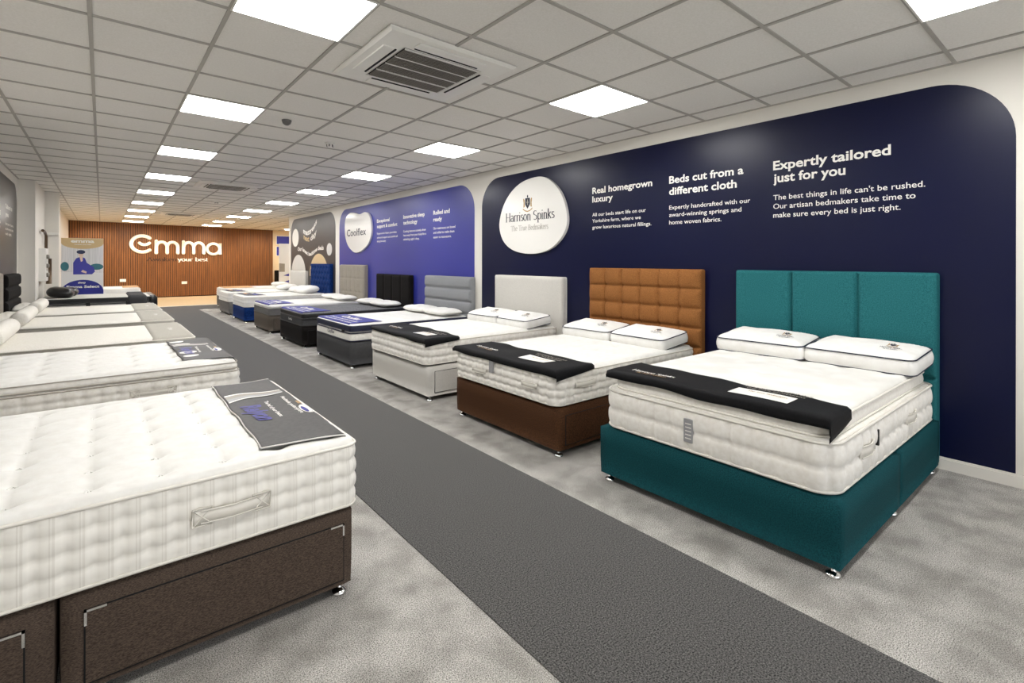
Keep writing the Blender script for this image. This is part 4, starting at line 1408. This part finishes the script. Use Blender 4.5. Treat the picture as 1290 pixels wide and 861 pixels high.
# --- farthest grey bed against the wall
make_bed('mid grey divan bed with plain pale headboard, last against the right wall', 1, RX + .02, 14.5, 15.86, LB - .02, 'midgrey',
         dict(y0=14.32, y1=15.75, h=1.13, m='silver', style='plain', sp=0.04), sp=.1)
m8 = make_mattress('deep white quilted mattress on the last grey divan by the wall', 1, RX, 14.505, 15.855, 1.83, 0.352, 0.60, 'tick', 'cotton', pitch=.14, rows=3, sp=.04, r=.08, nz=12, B_side=.008, A=.008)
far_banner(14.5, 15.86, .60, 'small dark printed cloth on the foot of the last grey bed')
soft_pillow('plump white pillow by the pale plain headboard of the last grey bed', (4.02, 14.9, .60), .66, .46, .15, pipe=False, seed=9, tilt=-.12)

# --- bed beyond the wall end
make_bed('white divan bed beyond the end of the right wall', 1, 2.75, 16.45, 17.8, 1.9, 'midgrey', None, sp=.12)
m9 = make_mattress('white mattress with tan cloth beyond the end of the right wall', 1, 2.75, 16.46, 17.79, 1.9, 0.352, 0.60, 'tick', 'cotton', pitch=.14, rows=3, sp=.05, r=.08, nz=8, A=.006)
dr = Drape(.60, foot=2.78, near=16.5, far=17.7, seed=2, ripple=.004)
cloth('bed_banner', dr, [(2.78, 17.7), (3.6, 17.7), (3.6, 16.6), (2.78, 16.6)], 'towelbeige', 'tan printed cloth on the mattress beyond the right wall', nx=10, ny=16)
soft_pillow('white pillow on the bed beyond the end of the right wall', (4.4, 17.1, .60), .62, .42, .14, pipe=False, seed=10)

# ================================================================== LEFT ROW
LX = 0.83
LL = LX - (WL + 0.01 + 0.085)
# --- nearest bed
make_bed('dark brown flecked divan bed with drawers, in the left foreground', -1, LX, 2.076, 3.43, LL, 'chestnut',
         dict(y0=2.07, y1=3.44, h=1.25, m='chestnut', style='plain', sp=.05), base_top=0.375, split=(LX + .105) / LL, sp=.05,
         drawers=[(LX - .784, LX + .038, .075, .305, 1, True), (LX + .18, LX + .18 + .7, .075, .305, 1, True)])
n1 = make_mattress('thick white tufted mattress in the left foreground', -1, LX + .012, 2.068, 3.438, LL + .0, 0.378, 0.66, 'tick', 'stripetick', pitch=0.0705, rows=4, sp=0.0125, r=0.05,
                   tp=(.195, .195), A=.018, B=.022, nz=28, pipe_r=.006, e=.028, gather=.0012, B_side=.007, bulge=.006, dim=.011)
side_handle(n1, LX + .012 - .49, LX + .012 - .25, .51, 0.687, 1, h=0.06)
# felt tufts on the nearest mattress
mb = MB()
for i in range(9):
    for j in range(-3, 4):
        x = .195 * (i + .5); y = .195 * j
        if not (.05 < x < LL - .05 and abs(y) < .64) or x < .46: continue
        rg = random.Random(i * 17 + j)
        for k in range(3):
            a = rg.random() * PI
            c, s = math.cos(a), math.sin(a)
            mb.tube([(x - .014 * c, y - .014 * s, .645), (x, y, .650), (x + .014 * c, y + .014 * s, .645)], .004, 6, flat=.5)
mb.build('felt_tufts', 'tick', n1, True)
dL1 = Drape(0.662, foot=LX - .035, fdir=1, near=2.12, far=3.39, seed=2.2, ripple=.006, lift=.004)
cl1 = cloth('bed_banner', dL1, [(.50, 3.40), (.86, 3.40), (.865, 2.10), (.49, 2.155)], 'towelgrey', 'charcoal cloth with pale hem and violet name on the nearest left mattress', nx=24, ny=60, edge='greyprint', wob=.010)


def left_print(o, dr, x0, y1):
    """silver ribbon print, violet script name, two white lines and a small badge; lines run towards -Y"""
    def rib(mb):
        n = 24; v = []; st = len(mb.v)
        for i in range(n + 1):
            t = i / n; yy = .018 * math.sin(t * 6.5); ww = .075 * (1 - .55 * t)
            v += [(t * .27, yy + q * ww, 0) for q in (-1, -.75, -.1, .7, 1)]
        mb.v += v
        for i in range(n):
            for q in range(4):
                a = st + i * 5 + q
                mb.f.append((a, a + 5, a + 6, a + 1)); mb.m.append((0, 2, 1, 0)[q])
    cloth_print(o, dr, [rib], 'ribbon_print', ['letter', 'greyink', 'tag'], (x0 + .01, y1 - .42), (1, 0), (0, 1))
    cloth_print(o, dr, [lambda mb: grid_quad(mb, 0, 0, .06, .02, 4, 2)], 'ribbon_end', 'gold', (x0 + .285, y1 - .66), (0, -1), (1, 0))
    cloth_print(o, dr, [lambda mb: put_text(mb, 'Relyon', 0, 0, .32, .085, .03, 0.35)], 'name', 'violetink', (x0 + .04, y1 - .60), (0.06, -1), (1, 0.05))
    cloth_print(o, dr, [lambda mb: put_text(mb, 'The bed of your dreams', 0, 0, .31, .020, .02)], 'small_print', 'letter', (x0 + .152, y1 - .585), (0, -1), (1, 0))
    cloth_print(o, dr, [lambda mb: put_text(mb, 'Handmade pocket springs', 0, 0, .36, .020, .02)], 'small_print', 'letter', (x0 + .245, y1 - .54), (0, -1), (1, 0))
    cloth_print(o, dr, [lambda mb: mb.prism(arcp(0, 0, .09, .028, 0, 360, 16)[:-1], 0, .0005, 0), lambda mb: mb.prism(arcp(0.01, -.012, .06, .010, 0, 360, 16)[:-1], 0.0005, .001, 1)], 'badge', ['letter', 'towelblue'], (x0 + .29, y1 - .84), (0, -1), (1, 0))


left_print(cl1, dL1, .50, 3.42)

# --- second left bed
make_bed('grey divan bed under the pillow top mattress, second on the left', -1, LX, 4.42, 5.78, LL, 'midgrey',
         dict(y0=4.4, y1=5.8, h=1.25, m='midgrey', style='plain', sp=.05), sp=.08)
n2 = make_mattress('white pillow top mattress with deep tufting, second on the left', -1, LX + .01, 4.41, 5.79, LL, 0.36, 0.635, 'tick', 'sidetick', pitch=0.095, rows=3, sp=0.017, r=0.06,
                   tp=(.26, .23), A=.024, B=.030, nz=20, pillow=(0.56, 0.012), pipe='darkpiping', pipe_r=.005, gather=.003, e=.03, B_side=.012)
side_handle(n2, LX + .01 - .42, LX + .01 - .16, .47, 0.69, 1, h=0.05)
dL2 = Drape(0.63, foot=LX - .03, fdir=1, near=4.47, far=5.74, seed=4.2, ripple=.007, lift=.008)
cl2 = cloth('bed_banner', dL2, [(.47, 5.76), (.83, 5.74), (.845, 4.47), (.48, 4.56)], 'towelgrey', 'charcoal cloth with violet name on the second left mattress', nx=20, ny=50, wob=.010)
left_print(cl2, dL2, .48, 5.78)

# --- three foam beds
fo = [(6.19, 7.62, 'nearest', None, None), (8.18, 9.58, 'middle', 'taupe', 'rings'), (9.95, 11.38, 'farthest', 'blackfab', 'rows3')]
for (y0, y1, w_, hm, hs_) in fo:
    hb = dict(y0=y0 + .0, y1=y1 + .05, h=1.24 if hm != 'blackfab' else 1.2, m=hm or 'midgrey', style=hs_ or 'plain', sp=.02 if hm else .05)
    make_bed('divan bed under the %s of the three smooth foam mattresses' % w_, -1, LX - .06, y0, y1, LL - .06, 'taupebase', hb, sp=.08)
    mt = make_mattress('%s of three smooth white foam mattresses with ribbed sides' % w_, -1, LX - .07, y0, y1, LL - .07, .36, .622, 'knit', 'coverbeige', sp=.05, r=.05, A=0.0, B=0.0, side=False, pipe='knit', nz=6, e=.02)
    cv = soft_box('foot_cover', .385, y1 - y0 + .02, .40, .632, .045, .03, ['coverbeige'], None, e=.03, nz=5, bulge=.003)
    X = None
    cv.location = (LX - .062, (y0 + y1) / 2, 0); cv.rotation_euler = (0, 0, PI)
    tag(cv, 'beige grey cover on the foot end of the %s foam mattress' % w_, 'bed cover', 'beige foot covers on the foam mattresses')
    mb = MB(); put_text(mb, 'Emma', 0, 0, .22, .05, .02)
    mb.build('logo', 'greyprint', cv, xf=basis((0, 1, 0), (-1, 0, 0), (0, 0, 1), (.18, -.11, .6335)))
    # bolster
    mb = MB(); prof = [(0.02, -.60), (.07, -.595), (.085, -.57), (.088, -.3), (.086, 0), (.088, .3), (.085, .57), (.07, .595), (.02, .60)]
    mb.lathe(prof, 24)
    Xr = basis((1, 0, 0), (0, 0, -1), (0, 1, 0), (0, 0, 0))
    b = mb.build('bolster_pillow', 'knit', None, True, xf=Xr)
    b.location = (-.76, (y0 + y1) / 2 + .03, .622 + .087)
    tag(b, 'rolled white bolster pillow on the %s foam mattress' % w_, 'pillow', 'white bolsters on the foam mattresses')
    soft_pillow('flat white pillow behind the bolster of the %s foam mattress' % w_, (-.935, (y0 + y1) / 2 + .03, .624), 1.15, .17, .12, pipe=False, group='flat white pillows behind the bolsters', m='knit', seed=12)

# --- adjustable black bordered bed between the columns
bb = make_bed('black low divan bed beyond the foam mattresses', -1, .82, 12.50, 13.86, 1.70, 'blackfab', None, sp=.1)
bm = make_mattress('pale grey mattress with black border and black side straps, beyond the foam beds', -1, .82, 12.50, 13.86, 1.70, .36, .60, 'silver', 'silver', pitch=.12, rows=3, sp=.05, r=.05, nz=12, pipe='blackband', pipe_r=.01, A=0, B=0)
soft_box('topper', 1.70, 1.36, .60, .70, .05, .06, ['silver', 'blackband'], bm, e=.012, nz=3, top=tuft_top(.2, .2, .006, .004))
for xx in (.42, 1.02):
    mb = MB(); mb.bbox((xx - .03, .66, .37), (xx + .03, .70, .61), .004); mb.build('side_strap', 'blackband', bm)
cv = soft_box('foot_cover', .33, 1.40, .44, .725, .05, .04, ['greybase'], None, e=.04, nz=5)
cv.location = (.72, 13.18, 0); cv.rotation_euler = (0, 0, PI); tag(cv, 'dark grey folded throw over the foot of the black bordered mattress', 'throw')
cv = soft_box('foot_cover', .16, 1.38, .42, .71, .05, .04, ['leather'], None, e=.04, nz=5)
cv.location = (.885, 13.18, 0); cv.rotation_euler = (0, 0, PI); tag(cv, 'black cover wrapped over the foot corner of the black bordered mattress', 'bed cover')
soft_pillow('shiny black pillow nearest the white column on the black bordered mattress', (-.62, 12.86, .70), .62, .40, .20, pipe=False, m='leather', group='shiny black pillows', seed=20, tilt=.15)
soft_pillow('shiny black pillow farther from the camera on the black bordered mattress', (-.55, 13.5, .70), .58, .36, .17, pipe=False, m='leather', group='shiny black pillows', seed=21, tilt=.1)

# --- last left bed
make_bed('white divan bed behind the poster stand', -1, .78, 16.3, 17.65, 1.5, 'silver', None, sp=.12)
make_mattress('white mattress with tan cloth behind the poster stand', -1, .78, 16.31, 17.64, 1.5, .36, .70, 'tick', 'cotton', pitch=.14, rows=3, sp=.05, r=.08, nz=8, A=.004)
dr = Drape(.70, foot=.76, fdir=1, near=16.36, far=17.6, seed=2, ripple=.004)
cloth('bed_banner', dr, [(.42, 17.6), (.77, 17.6), (.77, 16.45), (.42, 16.45)], 'towelbeige', 'tan printed cloth on the mattress behind the poster stand', nx=8, ny=16)

# ================================================================== POSTERS AND FAR DETAILS
# poster stand
ps = thing('poster_stand', 'upright printed poster stand with person in blue pyjamas, with a blue oval banner', 'poster', (0, 0, 0))
PY = 14.75; pxa, pxb, pzt = -.69, .03, 1.91
mb = MB(); mb.bbox((pxa, PY, .03), (pxb, PY + .03, pzt), .004); mb.build('board', 'paper', ps)
mb = MB(); mb.box((pxa - .02, PY - .12, 0), (pxb + .02, PY + .16, .03)); mb.build('foot_plate', 'plastic', ps)
PW = pxb - pxa


def pl(name, polys, m, d):
    mb = MB()
    for poly in polys:
        mb.prism(poly, 0, .0008)
    return mb.build(name, m, ps, xf=basis((1, 0, 0), (0, 0, 1), (0, -1, 0), (pxa, PY - d, 0)))


pl('curtain_print', [[(0, 1.1), (PW, 1.1), (PW, 1.8), (0, 1.8)]], 'paper2', .0005)
pl('header_print', [[(0, 1.80)] + arcp(PW / 2, 1.80, PW / 2, .13, 180, 360, 16)[1:-1] + [(PW, 1.80), (PW, 1.908), (0, 1.908)]], 'tan_paper', .0015)
pl('cushion_print', [ell(.06, 1.28, .07, .10, n=16), ell(.60, 1.27, .12, .07, n=16)], 'tealprint', .002)
pl('sofa_print', [[(0, .9), (PW, .9), (PW, 1.13), (0, 1.16)]], 'paper', .0025)
pl('pyjamas_print', [[(.20, 1.10), (.20, 1.36), (.25, 1.46), (.33, 1.50), (.40, 1.46), (.43, 1.36), (.55, 1.26), (.57, 1.16), (.52, 1.10)]], 'pyjama', .003)
pl('face_print', [ell(.33, 1.56, .045, .06, n=14), [(.30, 1.52), (.36, 1.52), (.36, 1.40), (.33, 1.38)], [(.33, 1.16), (.42, 1.12), (.43, 1.16), (.36, 1.20)]], 'skin', .0035)
pl('hair_print', [ell(.33, 1.60, .075, .045, n=14)], 'bluehair', .004)
pl('banner_print', [arcp(PW / 2, .72, PW / 2, .26, 0, 180, 20) + [(0, .5), (PW, .5)]], 'towelblue', .003)
mb = MB(); put_text(mb, 'emma', .16, 1.81, .40, .075, .04); put_text(mb, 'Awaken your best', .22, 1.76, .29, .022, .02)
put_text(mb, 'Emma Select', .09, .80, .56, .055, .03); put_text(mb, 'sleep', .28, .90, .13, .04, .03)
mb.build('lettering', 'letter', ps, xf=basis((1, 0, 0), (0, 0, 1), (0, -1, 0), (pxa, PY - .0055, 0)))

# standee at the far right, beyond the wall end
st_ = thing('poster_stand', 'tall white printed stand at the far end beside the charcoal graphic', 'poster', (0, 0, 0))
mb = MB(); mb.bbox((5.1, 19.9, .03), (5.75, 19.93, 2.05), .004); mb.build('board', 'paper', st_)
mb = MB(); mb.box((5.08, 19.8, 0), (5.77, 20.05, .03)); mb.build('foot_plate', 'plastic', st_)
X = basis((1, 0, 0), (0, 0, 1), (0, -1, 0), (5.1, 19.899, 0))
mb = MB(); mb.prism([(0, 1.0), (.2, 1.0), (.2, 1.3), (0, 1.32)], 0, .001); mb.build('grey_print', 'greyink', st_, xf=X)
mb = MB(); mb.prism([(.15, .86), (.65, .80), (.65, .92), (.4, .95)], 0, .002); mb.prism([(.15, .62), (.65, .56), (.65, .68), (.4, .7)], 0, .002); mb.prism([(.5, 1.05), (.62, 1.05), (.62, 1.4), (.5, 1.4)], 0, .002)
mb.build('blue_print', 'pyjama', st_, xf=X)
# framed pictures on the cream back wall
wy = Y_BACK + .06
for (xa, za, w_, h_, mm, lab) in ((5.86, 2.12, .55, .38, 'towelblue', 'upper blue picture on the cream strip of back wall'), (5.86, 1.62, .30, .42, 'pyjama', 'lower narrow blue picture on the cream strip of back wall')):
    r = thing('wall_picture', lab, 'picture', (xa, wy, za))
    mb = MB(); mb.bbox((0, -.025, 0), (w_, 0, h_), .003); mb.build('frame', 'letter', r)
    mb = MB(); mb.box((.02, -.028, .02), (w_ - .02, -.024, h_ - .02)); mb.build('print', mm, r)
r = thing('speaker_cabinet', 'small black cabinet standing by the far end of the slatted wall', 'cabinet', (5.75, 22.9, 0))
mb = MB(); mb.bbox((-.02, -.2, 0), (.35, .2, 1.0), .01); mb.build('body', 'blackfab', r)
mb = MB(); mb.box((.02, -.205, .06), (.31, -.198, .94)); mb.build('door', 'leather', r)

# fittings on the left wall between the columns
fx = -.905
r = thing('control_panel', 'grey wall box with dials between the two white columns', 'control panel', (fx, 12.7, 1.02))
mb = MB(); mb.bbox((0, 0, 0), (.10, .55, .62), .006); mb.build('case', 'plastic', r)
for k in range(6):
    mb = MB(); mb.lathe([(.04, 0), (.04, .02), (.03, .028)], 14)
    mb.build('dial', 'grille', r, True, xf=basis((0, 1, 0), (0, 0, 1), (1, 0, 0), (.10, .16 + (k % 2) * .22, .12 + (k // 2) * .17)))
mb = MB(); mb.tube([(fx + .05, 13.55, 1.2), (fx + .05, 13.55, 1.9), (fx + .05, 13.2, 1.97), (fx + .05, 12.8, 1.97)], .025, 10, up=(1, .1, .2))
mb.tube([(fx + .10, 13.4, .95), (fx + .10, 13.4, 1.45)], .045, 10, up=(1, 0, 0))
o = mb.build('pipework', mat('dull_bronze', rgb(96, 78, 60), .4, metal=.5), None, True); tag(o, 'thin brown pipe bracket running up the wall between the columns', 'pipe')
mb = MB(); mb.bbox((-.90, 13.94, 1.93), (-.69, 14.0, 1.98), .004); o = mb.build('wall_rail', 'plastic', None); tag(o, 'short white rail across the farther white column', 'rail')

# spotlights washing the slat wall, recessed near the far end of the ceiling
spots = [(-.2, 'left end of the slatted wall'), (1.6, 'first big cream letters'), (3.2, 'last big cream letters'), (4.9, 'right end of the slatted wall')]
for (sx, wh) in spots:
    r = thing('ceiling_spotlight', 'small round ceiling spotlight in front of the %s' % wh, 'spotlight', (sx, 21.9, ceil_z(sx) + .004))
    mb = MB(); mb.lathe([(.05, 0), (.05, -.008), (.036, -.01), (.034, -.004)], 18); mb.build('bezel', 'plastic', r, True)
    ld = bpy.data.lights.new('spot_lamp', 'SPOT'); ld.energy = SPOT_LIGHT; ld.color = (1, .80, .55); ld.spot_size = 1.7; ld.spot_blend = .8; ld.shadow_soft_size = .03
    lo = bpy.data.objects.new('spot_lamp', ld); COL.objects.link(lo); lo.parent = r; lo.location = (0, 0, -.03)
    lo.rotation_euler = (math.radians(38), 0, 0)
